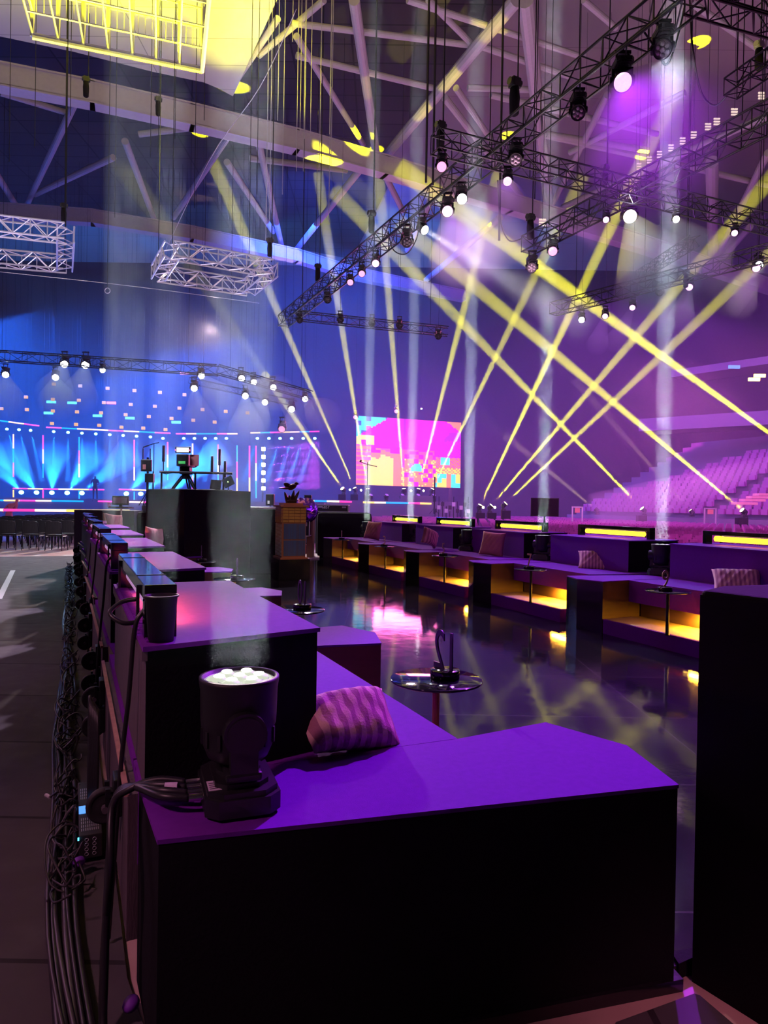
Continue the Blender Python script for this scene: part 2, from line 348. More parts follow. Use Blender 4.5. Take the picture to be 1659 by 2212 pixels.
for k in range(8):
    p = A+dAB*(L*k/7); mb2.box(-.05, .05, -.05, .05, -.1, 3.4, M=Matrix.Translation(p))
    mb3.cyl(p, p+nAB*6, .03, 6)
    if k < 6: mb3.cyl(A+nAB*(k+1), B+nAB*(k+1), .03, 6); mb2.box(-.05, .05, -.05, .05, -.1, 3.4, M=Matrix.Translation(B+nAB*(k+1)))
for k in range(24):
    p = A+dAB*(L*(k+.5)/24); mb3.cyl(p+Vector((0, 0, .62)), p+Vector((0, 0, 1.24)), .012, 4)
mb.build('guard_rail', alu, t, True); mb2.build('post', alu, t, True); mb3.build('floor_grid', alu, t, True)
q = (A+B)/2+nAB*2
lamp('SPOT', (q.x+1, q.y+1.5, 9), (q.x, q.y+.5, 17), 24000, YEL, .2, 62, .5)
for p_ in ((60, 20), (220, 50), (380, 100)):
    q_ = zc(*p_, 15.6); lamp('SPOT', tuple(q_), (q_.x, q_.y+.6, 19), 1300, YEL, .15, 125, .6)
lamp('SPOT', (1.5, 18, 9), tuple(zc(545, 60, 18.8)), 30000, YEL, .2, 16, .4)
for p_, en in (((1062, 55), 4200), ((965, 170), 5200), ((900, 240), 5200), ((790, 190), 1800), ((755, 260), 1500)):
    d_ = zc(*p_, 19.2); lamp('SPOT', (d_.x*.6+1, d_.y-5, 10.5), tuple(d_), en, YEL, .1, 9, .35)

# ------------------------------------------------------------------ trusses
def truss(a, b, w, h, bay, label, m, name='lighting_truss', group=None, r=None, tri=False):
    a = Vector(a); b = Vector(b); d = b-a; L = d.length; r = r or w*.055
    q = Matrix.Translation(a) @ Matrix.Rotation(math.atan2(d.y, d.x), 4, 'Z') @ Matrix.Rotation(-math.atan2(d.z, math.hypot(d.x, d.y)), 4, 'Y')
    t = thing(name, label, 'truss', group=group, M=q)
    cs = [(-w/2, -h/2), (w/2, -h/2), (w/2, h/2), (-w/2, h/2)] if not tri else [(-w/2, h/2), (w/2, h/2), (0, -h/2)]
    for y, z in cs: MB().cyl((0, y, z), (L, y, z), r, 8).build('chord', m, t)
    mb = MB(); n = max(2, round(L/bay)); 
    for i in range(n):
        x0, x1 = L*i/n, L*(i+1)/n
        for k in range(len(cs)):
            p, s = cs[k], cs[(k+1) % len(cs)]
            if i % 2: p, s = s, p
            mb.cyl((x0, *p), (x1, *s), r*.55, 5, caps=False)
            mb.cyl((x0, *cs[k]), (x0, *cs[(k+1) % len(cs)]), r*.5, 5, caps=False)
    mb.build('bracing', m, t)
    for x in (L*.12, L*.88):
        p = q @ Vector((x, 0, h/2)); MB().cyl(p, (p.x, p.y, 23.70), .012, 5).build('suspension_wire', darksteel, t, True)
    return t
TZ = 10.0
T1a, T1b = zc(612, 694, TZ), zc(1500, -25, TZ)
truss(T1a, T1b, .5, .5, .62, 'longest black truss rising from centre to the top right over the lounge', darksteel)
T2a, T2b = zc(1140, 530, TZ), zc(1700, 232, TZ); truss(T2a, T2b, .5, .5, .62, 'black truss on the right running behind the longest truss, parallel to it', darksteel)
T3a, T3b = zc(940, 305, TZ-.3), zc(1720, 500, TZ-.3); truss(T3a, T3b, .42, .42, .55, 'black cross truss joining the two parallel trusses and running to the right edge', darksteel)
truss(zc(1195, 668, 9.6), zc(1720, 530, 9.6), .45, .45, .6, 'small distant dark truss at the right edge below the cross truss', darksteel)
truss(zc(1500, -18, 10), zc(1700, 42, 10), .45, .45, .5, 'short stretch of dark truss in the top right corner', darksteel)
truss(zc(1578, 192, 9), zc(1700, 108, 9), .3, .3, .3, 'thin black truss end under the yellow-lit hoist at the right edge', darksteel)
truss(at(640, 682, 34), at(968, 716, 34), .4, .4, .6, 'faint small truss hanging above the big screen', darksteel)
truss(at(1380, 596, 30), at(1500, 520, 24), .35, .35, .5, 'faint dark truss between the cross truss and the distant right truss', darksteel)
# silver frames
def frame(c, nm, label):
    t = None
    zz = [p.z for p in c]
    for i in range(len(c)-1 if len(c) != 4 else 4):
        a, b = c[i], c[(i+1) % 4]; d = b-a; L = d.length
        q = Matrix.Translation(a) @ Matrix.Rotation(math.atan2(d.y, d.x), 4, 'Z')
        if t is None: t = thing(nm, label, 'truss', a)
        mb = MB(); w = .42; r = .028
        for y in (-w/2, w/2):
            for z in (-w/2, w/2): mb.cyl(q @ Vector((0, y, z)), q @ Vector((L, y, z)), r, 6)
        n = round(L/.42)
        for k in range(n):
            x0, x1 = L*k/n, L*(k+1)/n; s = 1 if k % 2 else -1
            for y in (-w/2, w/2): mb.cyl(q @ Vector((x0, y, -s*w/2)), q @ Vector((x1, y, s*w/2)), r*.6, 5, caps=False)
            for z in (-w/2, w/2): mb.cyl(q @ Vector((x0, -s*w/2, z)), q @ Vector((x1, s*w/2, z)), r*.6, 5, caps=False)
            mb.cyl(q @ Vector((x0, -w/2, -w/2)), q @ Vector((x0, -w/2, w/2)), r*.6, 5, caps=False)
        mb.build('truss_side', alu, t, True); MB().cyl(a+Vector((0, 0, .2)), (a.x, a.y, 23.70), .012, 5).build('suspension_wire', darksteel, t, True)
    return t
fz = 8.7
frame([zc(372, 540, fz), zc(586, 580, fz), zc(537, 622, fz), zc(342, 590, fz)], 'square_truss_frame', 'small silver square truss frame hanging in the centre left, the whole frame in view')
frame([zc(-160, 470, fz), zc(142, 504, fz), zc(140, 570, fz), zc(-160, 545, fz)], 'square_truss_frame', 'silver square truss frame cut off by the left edge')
lamp('AREA', (-7, 14, 5.5), (-8, 21, 9), 520, (.8, .75, 1), 2)

# ------------------------------------------------------------------ moving heads, hoists
CACHE = {}
def mesh_of(key, fn):
    if key not in CACHE:
        o = fn(); o.data.transform(Matrix.Translation(o.location)); CACHE[key] = o.data; bpy.data.objects.remove(o)
    return CACHE[key]
def bevbase():
    def oc(x, y, c): return [(-x, -y+c), (-x+c, -y), (x-c, -y), (x, -y+c), (x, y-c), (x-c, y), (-x+c, y), (-x, y-c)]
    mb = MB(); mb.prism(oc(.105, .145, .035), .012, .062); mb.prism(oc(.098, .138, .04), .062, .078); mb.prism(oc(.075, .11, .03), .078, .092)
    for x in (-.07, .07):
        for y in (-.11, .11): mb.cyl((x, y, 0), (x, y, .014), .016, 8)
    return mb.build('base', plast)
def yokem():
    mb = MB(); mb.cyl((0, 0, .085), (0, 0, .105), .065, 20); mb.box(-.05, .05, -.125, .125, .10, .125, .008)
    for s in (-1, 1):
        mb.prism([(-.038, s*.105-.018), (.038, s*.105-.018), (.038, s*.105+.018), (-.038, s*.105+.018)], .11, .24)
        mb.cyl((0, s*.088, .235), (0, s*.138, .235), .060, 24); mb.cyl((0, s*.138, .235), (0, s*.144, .235), .050, 24)
    return mb.build('yoke', plast)
def headm():
    mb = MB(); mb.lathe([(0, -.125), (.05, -.12), (.088, -.095), (.102, -.06), (.104, -.01), (.108, -.005), (.110, .02), (.112, .10), (.116, .125), (.116, .135), (.104, .135), (.102, .118), (0, .118)], 28)
    for k in range(14):
        a = 2*math.pi*k/14; mb.box(.09, .108, -.005, .005, -.055, -.01, M=Matrix.Rotation(a, 4, 'Z'))
    return mb.build('head', plast2)
def lensm():
    mb = MB(); mb.lathe([(.103, .119), (.103, .1235), (0, .1235)], 24)
    for k in range(7):
        a = 2*math.pi*k/6; c = (0, 0) if k == 6 else (.062*math.cos(a), .062*math.sin(a))
        mb.sph((c[0], c[1], .122), (.030, .030, .016), 10)
    return mb.build('lens', whitelens)
def mhead(label, loc, up, d, lens, s=1., group=None, pan=None, name='moving_head_light', wire=True):
    """up: +1 standing, -1 hanging"""
    base = Matrix.Translation(loc) @ (Matrix.Rotation(math.pi, 4, 'X') if up < 0 else Matrix()) @ Matrix.Rotation(pan or 0, 4, 'Z') @ Matrix.Scale(s, 4)
    t = thing(name, label, 'stage light', group=group, M=base)
    dl = (base.to_3x3().inverted() @ Vector(d)).normalized(); pn = math.atan2(dl.y, dl.x) if abs(dl.z) < .995 else 0
    tilt = math.acos(max(-1, min(1, dl.z)))
    def part(nm, key, fn, m, M):
        o = bpy.data.objects.new(nm, mesh_of(key, fn)); COL.objects.link(o); o.parent = t; o.matrix_local = M
        if m: o.material_slots[0].link = 'OBJECT'; o.material_slots[0].material = m
        return o
    part('base', 'b', bevbase, None, Matrix()); part('yoke', 'y', yokem, None, Matrix.Rotation(pn, 4, 'Z'))
    Hm = Matrix.Translation((0, 0, .235)) @ Matrix.Rotation(pn, 4, 'Z') @ Matrix.Rotation(tilt, 4, 'Y')
    part('head', 'h', headm, None, Hm); part('lens', 'l', lensm, lens, Hm)
    if up < 0:
        mb = MB(); mb.cyl((-.07, 0, -.10), (-.07, 0, 0), .014, 6); mb.cyl((.07, 0, -.10), (.07, 0, 0), .014, 6); mb.box(-.1, .1, -.02, .02, -.13, -.09); mb.build('clamp', darksteel, t)
        if wire: MB().cyl((0, 0, -.11), (0, 0, -(23.70-loc[2])/s), .006/s, 4).build('suspension_wire', darksteel, t)
    return t, base @ (Hm @ Vector((0, 0, .14)))
def hoist(px, py, Y, s, label, top=None, m=plast):
    p = at(px, py, Y); t = thing('chain_hoist', label, 'chain hoist', p, .5, 'chain hoists on the trusses')
    mb = MB(); mb.box(-.16*s, .16*s, -.14*s, .14*s, -.15*s, .15*s, .03*s); mb.cyl((-.22*s, 0, .02*s), (.22*s, 0, .02*s), .12*s, 12); mb.build('motor', m, t)
    MB().lathe([(.10*s, -1.0*s), (.15*s, -.95*s), (.17*s, -.45*s), (.14*s, -.12*s), (.13*s, -.12*s)], 12).build('chain_bag', cloth, t)
    MB().cyl((.12*s, 0, .1*s), (.12*s, 0, 23.70-p.z), .018, 5).build('chain', darksteel, t)
    MB().tor((.12*s, 0, .2*s), .05*s, .012*s, Matrix.Rotation(1.57, 4, 'X')).build('hook', darksteel, t)
    return t
def onT(px, a, b):  # point on truss a-b whose image column is px
    lo, hi = 0., 1.
    def X(t):
        q = R3.transposed() @ (a.lerp(b, t)-Vector((0, 0, H))); return 829.5+F*q.x/-q.z
    for _ in range(40):
        m = (lo+hi)/2
        if (X(m) < px) == (X(1) > X(0)): lo = m
        else: hi = m
    return a.lerp(b, lo)
def dirpx(p, px, py, Y): return (at(px, py, Y)-p).normalized()

# light shafts: thin volumes of haze, each lit by the real narrow spotlight at its own lamp
VB = volmat('dense_haze_in_beam', .03); VS = volmat('soft_haze_in_beam', .13)
SG = .85
def shaft(a, b, r0, r1, E, col, label, ff='Linear', vm=None, blend=.35, group=None, grow=1.0):
    a = Vector(a); b = Vector(b); d = b-a; L = d.length; r1 = max(r1, r0*1.01)
    mb = MB(); mb.cyl(a+d*.001, b, r0, 16, r1); o = mb.build('light_shaft', vm or VB); tag(o, label, 'light beam', group, 'stuff')
    if ff == 'Disc': beamlamp(a+d.normalized()*.008, b, r0*.92, E*1.5, col, 5.0 if col == GRN else max(1.0, math.degrees(2*math.atan((r1-r0)/L)))); return o
    if vm is VS: E *= .38
    rad = r0*.92 if ff == 'Up' else min(r0*.6, .1); ff = 'Constant' if ff == 'Up' else ff; src = a + d.normalized()*(rad+.03)
    lamp('SPOT', src, b, E*SG, col, rad, max(1.0, math.degrees(2*math.atan((r1*grow)/L))), blend, ff)
    return o
def beamlamp(src, dst, r, P, col, spread):
    o = lamp('AREA', src, dst, P, col, 1.77*r); o.data.shape = 'SQUARE'; o.data.spread = math.radians(spread); return o
CW = (.40, .70, 1.0); PW = (.45, .03, 1)
def fix(px, label, T, dpx, lens, s=1.7, dY=0, off=-.45, shaftargs=None):
    a, b = T; s *= .8; p = onT(px, a, b)+Vector((0, 0, off*.62)); d = (at(dpx[0], dpx[1], p.y-4)-p-Vector((0, 0, -.4))).normalized()
    t, lp_ = mhead(label, p, -1, d, lens, s, wire=False)
    return lp_
T1, T2, T3 = (T1a, T1b), (T2a, T2b), (T3a, T3b)
p = fix(1345, 'moving head with bright magenta-white lens on the longest truss, top right', T1, (1420, 260), pur_s, 1.9, 3)
shaft(p, at(1420, 330, p.y-3), .16, 1.15, 4200, PW, 'wide magenta light cone under the brightest magenta lamp at top right', vm=VS)
fix(1433, 'unlit moving head with a dotted lens, topmost on the longest truss', T1, (1425, 200), offlens, 1.7)
fix(1250, 'unlit moving head hanging from the longest truss between the magenta lamp and the hoist', T1, (1243, 400), offlens, 1.6)
fix(1115, 'unlit moving head hanging from the longest truss right below its biggest hoist', T1, (1105, 500), offlens, 1.6)
p = fix(997, 'moving head with dazzling white lens pointing right on the longest truss', T1, (1060, 460), white_s, 1.5, 3)
shaft(p, at(1075, 560, p.y-3), .12, .95, 600, CW, 'pale blue light cone below the white lamp in the middle of the longest truss', vm=VS)
p = fix(967, 'moving head with pinkish lens left of the white lamp on the longest truss', T1, (985, 520), pur_s, 1.7, 1)
shaft(p, at(1010, 590, p.y-3), .14, .95, 1600, PW, 'violet light cone falling from the longest truss left of the white lamp', vm=VS)
p = fix(912, 'moving head throwing the thin sharp white beam to the lower right', T1, (1250, 690), white_s, 1.5, 4)
shaft(p, at(1270, 705, p.y-3), .06, .62, 16, (.95, .88, 1), 'sharp white beam slanting down to the right from the longest truss', ff='Disc')
fix(880, 'dark moving head with an open yoke on the longest truss beside the thin white beam', T1, (870, 560), panel_off, 1.8)
fix(812, 'small moving head with purple glow on the longest truss above the orange lens pair', T1, (812, 640), pur_s, 1.4)
for x in (782, 757): fix(x, 'small lamp with a lit pink lens on the longest truss, %s of the pair' % ('right' if x > 770 else 'left'), T1, (x+4, 700), pink_s, 1.3)
fix(708, 'small dark moving head near the far end of the longest truss', T1, (706, 740), panel_off, 1.4)
fix(648, 'small dark moving head at the very far end of the longest truss', T1, (640, 790), panel_off, 1.3)
p = fix(1360, 'big moving head with dazzling white lens where the cross truss meets the right truss', T2, (1420, 520), white_s, 2.0, 1)
shaft(p, at(1440, 640, p.y-3), .14, 1.2, 800, CW, 'broad pale blue light cone below the junction of the two right trusses', vm=VS)
fix(1195, 'moving head with pink lit underside near the left end of the right truss', T2, (1190, 600), pink_s, 1.6)
p = fix(1150, 'moving head with shiny clamps at the left end of the right truss', T2, (1140, 640), offlens, 1.8, off=-.7)
fix(1310, 'small moving head hidden in the right truss left of its white lamp', T2, (1300, 440), pur_s, 1.)
shaft(onT(1300, *T2)+Vector((0, 0, -.4)), at(1262, 520, onT(1300, *T2).y+.5), .08, .5, 400, PW, 'short violet light cone left of the junction lamp', vm=VS)
p = fix(1461, 'small lamp with white lens hanging under the cross truss, left of two', T3, (1490, 520), white_s, 1.0, 1)
shaft(p, at(1520, 570, p.y-3), .08, .7, 240, CW, 'small pale light cone under the cross truss', vm=VS)
p = fix(1588, 'small lamp with white lens hanging under the cross truss, right of two', T3, (1560, 540), pur_s, 1.0, 1)
shaft(p, at(1530, 590, p.y-3), .08, .5, 600, PW, 'small violet light cone under the right end of the cross truss', vm=VS)
fix(955, 'tall moving head with pink lens at the left end of the cross truss', T3, (950, 450), pink_s, 1.3)
p = fix(1097, 'moving head with violet lens under the cross truss left of the tall column', T3, (1100, 480), pur_s, 1.2)
shaft(p, at(1085, 450, p.y-3), .1, .5, 450, PW, 'short violet light cone under the cross truss left of the tall column', vm=VS)
for i, (x, y, Y, s, lb) in enumerate([(1112, 180, 16.5, .75, 'biggest black chain hoist with long bag above the longest truss'), (952, 272, 17, .62, 'black chain hoist over the left end of the cross truss'), (803, 462, 23, .62, 'black chain hoist above the middle of the longest truss'),
    (1146, 470, 22.5, .7, 'black chain hoist above the left end of the right truss'), (687, 575, 29, .62, 'black chain hoist near the far end of the longest truss'), (186, 172, 25, .62, 'black chain hoist on the curved girder, left one'), (342, 215, 27, .62, 'black chain hoist on the curved girder, right one'),
    (1308, 362, 20, .5, 'small black chain hoist above the junction of the right trusses'), (1482, 588, 25, .55, 'black chain hoist over the distant right truss'), (138, 445, 22, .5, 'small chain hoist above the cut-off silver frame'), (583, 520, 22, .5, 'small chain hoist above the right corner of the whole silver frame')]):
    hoist(x, y, Y, s, lb)
hoist(1640, 98, 13, .45, 'chain hoist lit bright yellow at the top right edge', m=alu)
q = at(1640, 120, 13); lamp('SPOT', (q.x-1, q.y-.5, q.z-2.6), tuple(q), 260, YEL, .05, 20)
q = zc(1450, 435, TZ-.3); lamp('SPOT', (q.x-4, q.y-3, 5), tuple(zc(1430, 430, TZ-.3)), 4200, YEL, .05, 17)  # added spot, stands in for a yellow beam striking the cross truss
# far right fixtures on the distant truss
for i, (x, y, Y, m, cx, cy, c, lb) in enumerate([(1488, 628, 26, pur_s, 1470, 690, PW, 'small violet lamp on the distant right truss'), (1364, 672, 30, pur_s, 1330, 740, PW, 'small bright violet lamp above the beam crossings'),
    (1306, 690, 31, pur_s, 1290, 745, PW, 'tiny white-violet lamp left of the bright violet one'), (1640, 578, 24, white_s, 1650, 590, None, 'blazing white lamp cut by the right edge'), (1425, 640, 28, panel_off, 1420, 700, None, 'dark lamp hanging left of the small violet lamp'),
    (1256, 696, 31, white_s, 1250, 720, None, 'tiny white lamp leftmost of the distant right row'), (1632, 588, 24, pur_s, 1600, 660, PW, 'violet lamp just left of the blazing white lamp'), (735, 700, 33, panel_off, 735, 760, None, 'small dark moving head left on the faint truss above the screen'),
    (946, 735, 33, panel_off, 935, 800, None, 'small dark moving head right on the faint truss above the screen'), (863, 712, 33, panel_off, 863, 770, None, 'small dark moving head in the middle of the faint truss above the screen'), (803, 708, 33, panel_off, 800, 770, None, 'small dark moving head left of the middle on the faint truss above the screen')]):
    p = at(x, y, Y); d = (at(cx, cy, Y-3)-p).normalized(); t, e = mhead(lb, p-d*.4+Vector((0, 0, .35)), -1, d, m, 1.2)
    if c: shaft(e, at(cx, cy, Y-3), .1, .45, 700, c, 'violet glow cone below the '+lb, vm=VS)
    if i == 3: shaft(at(1652, 580, 24), at(1560, 640, 24), .3, .9, 200, CW, 'pale glow by the blazing lamp at the right edge', vm=VS)

# yellow aerial beams from floor lamps near the screen and on the right
YB = [((742, 1055), (570, 805), 'leftmost of the floor lamps left of the screen', 48), ((768, 1055), (425, 270), 'second floor lamp left of the screen', 48), ((795, 1057), (628, 20), 'floor lamp under the left corner of the screen', 48), ((873, 1057), (788, 0), 'floor lamp under the middle of the screen', 48),
 ((903, 1057), (1110, 240), 'floor lamp right of the middle under the screen', 48), ((932, 1057), (1390, 110), 'floor lamp under the right part of the screen', 48), ((1035, 1092), (1480, 150), 'leftmost of three floor lamps right of the screen', 40), ((1058, 1092), (1700, 345), 'middle of three floor lamps right of the screen', 40),
 ((1088, 1087), (1760, 455), 'rightmost of three floor lamps right of the screen', 40), ((1391, 1098), (720, 410), 'floor lamp in front of the grandstand', 40), ((1608, 1101), (860, 480), 'floor lamp at the foot of the grandstand steps', 36), ((1765, 1010), (860, 360), 'lamp beyond the right edge', 36)]
for i, (s_, e_, lb, Y) in enumerate(YB):
    a = at(*s_, Y); b = at(*e_, Y-6 if i < 9 else Y-2)
    if b.z > 22.3: b = a.lerp(b, (22.3-a.z)/(b.z-a.z))
    L = (b-a).length; r0 = .09
    if i < 11: _t, a = mhead('yellow '+lb if 'lamp' in lb else lb, (a.x, a.y, a.z-.42), 1, (b-a), yel_s, 1.3, name='floor_beam_light')
    shaft(a, b, r0, r0+L*math.tan(math.radians(.95)), 5*[8000, 9000, 9000, 9000, 11000, 10000, 14000, 11000, 9000, 13000, 15000, 24000][i], YEL, 'yellow beam rising from the '+lb, ff='Mix')
    if i < 11 and a.z > .6: tag(MB().box(a.x-.25, a.x+.25, a.y-.2, a.y+.2, -.04, at(*s_, Y).z-.42).build('riser_box', cloth), 'black riser box under the '+lb, 'box')
for s_, e_, lb, E in [((1290, 1097), (1090, 940), 'faint pinkish beam nearest the black monitor', 700), ((1495, 1101), (1240, 820), 'faint pinkish beam right of the brightest crossing', 900)]:
    a = at(*s_, 40); b = at(*e_, 42); _t, a = mhead('small floor lamp giving the '+lb, (a.x, a.y, a.z-.4), 1, b-a, yel_s, 1.1, name='floor_beam_light'); shaft(a, b, .06, .3, E*3, (1, .6, .35), lb, ff='Mix')
a = at(1700, 990, 30); b = at(1290, 1120, 34); shaft(a, b, .3, 1.3, 500, (1, .62, .45), 'soft peach beam coming in from the right over the grandstand seats', vm=VS)
for i, (x, y) in enumerate([(756, 1058), (780, 1059), (888, 1060), (915, 1060), (1044, 1096), (1069, 1096)]):
    tag(MB().sph(at(x, y, 47 if x < 1000 else 40), .07, 10).build('round_floor_lamp', yel_s), 'tiny round yellow lamp, %s from the left in the row under the screen' % ORD[i], 'lamp', 'round lamps between the beam lights')

# ------------------------------------------------------------------ lounge modules (local frame: x towards the centre, y away along the row)
OTT = [(-1.444, -1.164), (.116, -1.403), (.226, -1.06), (.113, -.725), (-.33, -.77), (-1.459, -.757)]
def ottoman(label, M, bodym=None):
    t = thing('ottoman', label, 'ottoman', M=M, group='chamfered ottomans between the sofas')
    MB().prism(OTT, 0, .61, mats=[1, 0, 0, 1, 1, 1]).build('body', bodym or [gloss, brown], t)
    c = [((x+.53)*1.004-.53, (y+.98)*1.006-.98) for x, y in OTT]
    MB().prism(c, .61, .622).build('top', purple, t); return t
def sofa(label, M, bx0, bx1, ya, yb, back_mats, left):
    t = thing('sofa', label, 'sofa', M=M, group='purple sofas on plinths')
    pth = [(-1.38, -.745), (-.33, -.755), (.112, -.71), (.112, .975), (-1.38, 1.20)]
    MB().prism(pth, 0, .17).build('plinth', [purple], t)
    MB().prism([(-.495, -.74), (.085, -.70), (.085, .965), (-.495, 1.03)], .165, .173).build('plinth_top', tanm, t)
    MB().prism([(-1.45, -.74), (-.50, -.745), (-.50, 1.04), (-1.45, 1.20)], .17, .36).build('under_seat_board', brown, t)
    MB().prism([(-1.46, -.75), (-.32, -.76), (-.32, 1.02), (-1.46, 1.21)], .36, .62).build('seat', [purple], t)
    mb = MB(); mb.mi = 0; mb.prism([(bx0, ya-.14), (bx1, ya), (bx1, yb), (bx0, yb)], .622, 1.045, mats=[1, 0, 1, 2]); me = mb.build('backrest', back_mats, t)
    mb = MB(); mb.prism([(bx0-.01, ya-.15), (bx1+.008, ya-.008), (bx1+.008, yb+.01), (bx0-.01, yb+.01)], 1.045, 1.06)
    if left:
        for k in range(46):
            y = ya-.08+(yb-ya+.06)*k/45; mb.box(bx0+.005, bx0+.045, y, y+.016, 1.058, 1.067, .003)
    mb.build('top_cover', purple, t)
    if left: MB().box(bx0-.012, bx0+.004, ya-.14, yb, 1.015, 1.045).build('edge_trim', panelm, t); MB().box(-1.502, -1.486, -.74, 1.2, .575, .59).build('ledge_strip', ledge, t); MB().box(-1.49, -1.45, -.74, 1.2, .12, .58).build('rear_board', panelm, t)
    return t
def castor():
    t = bpy.data.objects.new('castor', None)
def add_castor(t, y, z, s=1.):
    mb = MB(); mb.box(-1.52, -1.49, y-.05, y+.05, z-.04, z+.09, .006); mb.box(-1.545, -1.53, y-.045, y-.028, z-.02, z+.06); mb.box(-1.545, -1.53, y+.028, y+.045, z-.02, z+.06)
    for sgn in (-1, 1): mb.prism([(-1.52, y+.036*sgn-.006), (-1.52, y+.036*sgn+.006), (-1.545, y+.036*sgn+.006), (-1.545, y+.036*sgn-.006)], z-.02, z+.03)
    f = mb.build('castor', darksteel, t)
    w_ = MB(); Mx = Matrix.Translation((-1.545, y, z-.01)) @ Matrix.Rotation(math.pi/2, 4, 'X')
    w_.lathe([(.0, -.016), (.025, -.02), (.045, -.012), (.052, -.018), (.060, -.014), (.062, 0), (.060, .014), (.052, .018), (.045, .012), (.025, .02), (0, .016)], 24, Mx); w_.build('wheel', rubber, f)
    c_ = MB(); c_.cyl((-1.545, y-.047, z-.01), (-1.545, y+.047, z-.01), .012, 8); c_.build('axle_bolt', rim, f)
def lightbar(label, M, x, y0, y1, z, tm, left):
    t = thing('light_bar', label, 'light bar', M=M, group='tube lights on the sofa backs')
    MB().box(x-.05, x+.05, y0, y0+.06, z, z+.12).build('post', gloss, t); MB().box(x-.05, x+.05, y1-.06, y1, z, z+.12).build('post', gloss, t)
    mb = MB(); mb.box(x-.05, x+.05, y0, y1, z+.12, z+.17, .004); mb.build('housing', gloss, t)
    for k in (.22, .8): MB().box(x-.052, x+.052, y0+(y1-y0)*k, y0+(y1-y0)*k+.004, z+.169, z+.172).build('seam', darksteel, t)
    MB().cyl((x, y0+.16, z+.072), (x, y1-.16, z+.072), .034 if not left else .024, 14).build('tube', tm, t)
    for yy in (y0+.18, y1-.2): MB().box(x-.06, x-.05, yy, yy+.02, z+.02, z+.15).build('bracket', darksteel, t)
    return t
def cushion(label, M, sx, sy, th, m, bend=0, twist=0, seed=1):
    rnd = random.Random(seed); bm = bmesh.new(); n = 22; g = {}
    for s in (1, -1):
        for i in range(n+1):
            for j in range(n+1):
                u, v = i/n*2-1, j/n*2-1
                if s < 0 and (i in (0, n) or j in (0, n)): g[s, i, j] = g[1, i, j]; continue
                px = u*sx/2*(1-.07*(1-v*v)*abs(u)**3+0); py = v*sy/2*(1-.07*(1-u*u)*abs(v)**3)
                th_ = th/2*((1-u**4)*(1-v**4))**.55
                wr = .005*math.sin(9*u+4*v+seed)*math.sin(5*v*u+seed*2)+.006*math.sin(17*u-9*v+seed)
                z = s*(th_ + wr*(1-max(abs(u), abs(v))**3)) + bend*(u*u)*sx + twist*u*v
                g[s, i, j] = bm.verts.new((px, py, z))
    for s in (1, -1):
        for i in range(n):
            for j in range(n):
                q = [g[s, i, j], g[s, i+1, j], g[s, i+1, j+1], g[s, i, j+1]]
                f = bm.faces.new(q if s > 0 else q[::-1]); f.smooth = True
    mb = MB(); mb.bm.free(); mb.bm = bm
    o = mb.build('cushion', m, parent=None); bpy.context.view_layer.update()
    o.data.transform(Matrix.Translation(o.location)); o.location = (0, 0, 0); o.matrix_world = M
    return tag(o, label, 'cushion', 'cushions on the sofas')
def frameM(T, rz, dz=0): return Matrix.Translation(Vector(T)+Vector((0, 0, dz))) @ Matrix.Rotation(rz, 4, 'Z')
LN = [12, 10, 8, 6, 4, 2]; RN = [9, 7, 5, 3, 1]; NAMER = ['nearest', 'second nearest', 'middle', 'fourth', 'farthest']; NW = {12: 'twelve', 10: 'ten', 8: 'eight', 6: 'six', 4: 'four', 2: 'two', 9: 'nine', 7: 'seven', 5: 'five', 3: 'three', 1: 'one'}
NAMEL = ['nearest', 'second nearest', 'third nearest', 'fourth', 'fifth', 'farthest']
FM = [None]
LMs = [frameM(TL+stepL*k, RZL+.012*k) for k in range(6)]
# small curvature of the left row is carried by the table spacing
for k, M in enumerate(LMs):
    ottoman('purple-topped ottoman, %s one of the left row%s' % (NAMEL[k], ', filling the foreground with its black front' if k == 0 else ''), M, [cloth, cloth] if k == 0 else None)
    s_ = sofa('purple sofa seen from behind, %s one of the left row' % NAMEL[k], M, -1.45, -.86, -.69, .86, [purple, cloth, panelm], True)
    add_castor(s_, -.45, .45); add_castor(s_, .98, .45); add_castor(s_, .98, .30)
    if k: add_castor(s_, -.45, .30)
    if k < 6: lightbar('black light bar on the back of the %s left sofa' % NAMEL[k], M, -1.395, -.70, .72, 1.06, utube, True)
    lc = M @ Vector((-1.28, 0, 1.10)); l_ = lamp('AREA', lc, M @ Vector((-1.05, 0, .9)), 6, (1, .36, .05), .5); l_.data.shape = 'RECTANGLE'; l_.data.size = .04; l_.data.size_y = .9
    l_.matrix_world = M @ Matrix.Translation((-1.345, 0, 1.12)) @ Matrix.Rotation(math.radians(-30), 4, 'Y')
RMs = [frameM(TR+stepR*k+uR*.33+nR*.16, RZR) for k in range(5)]
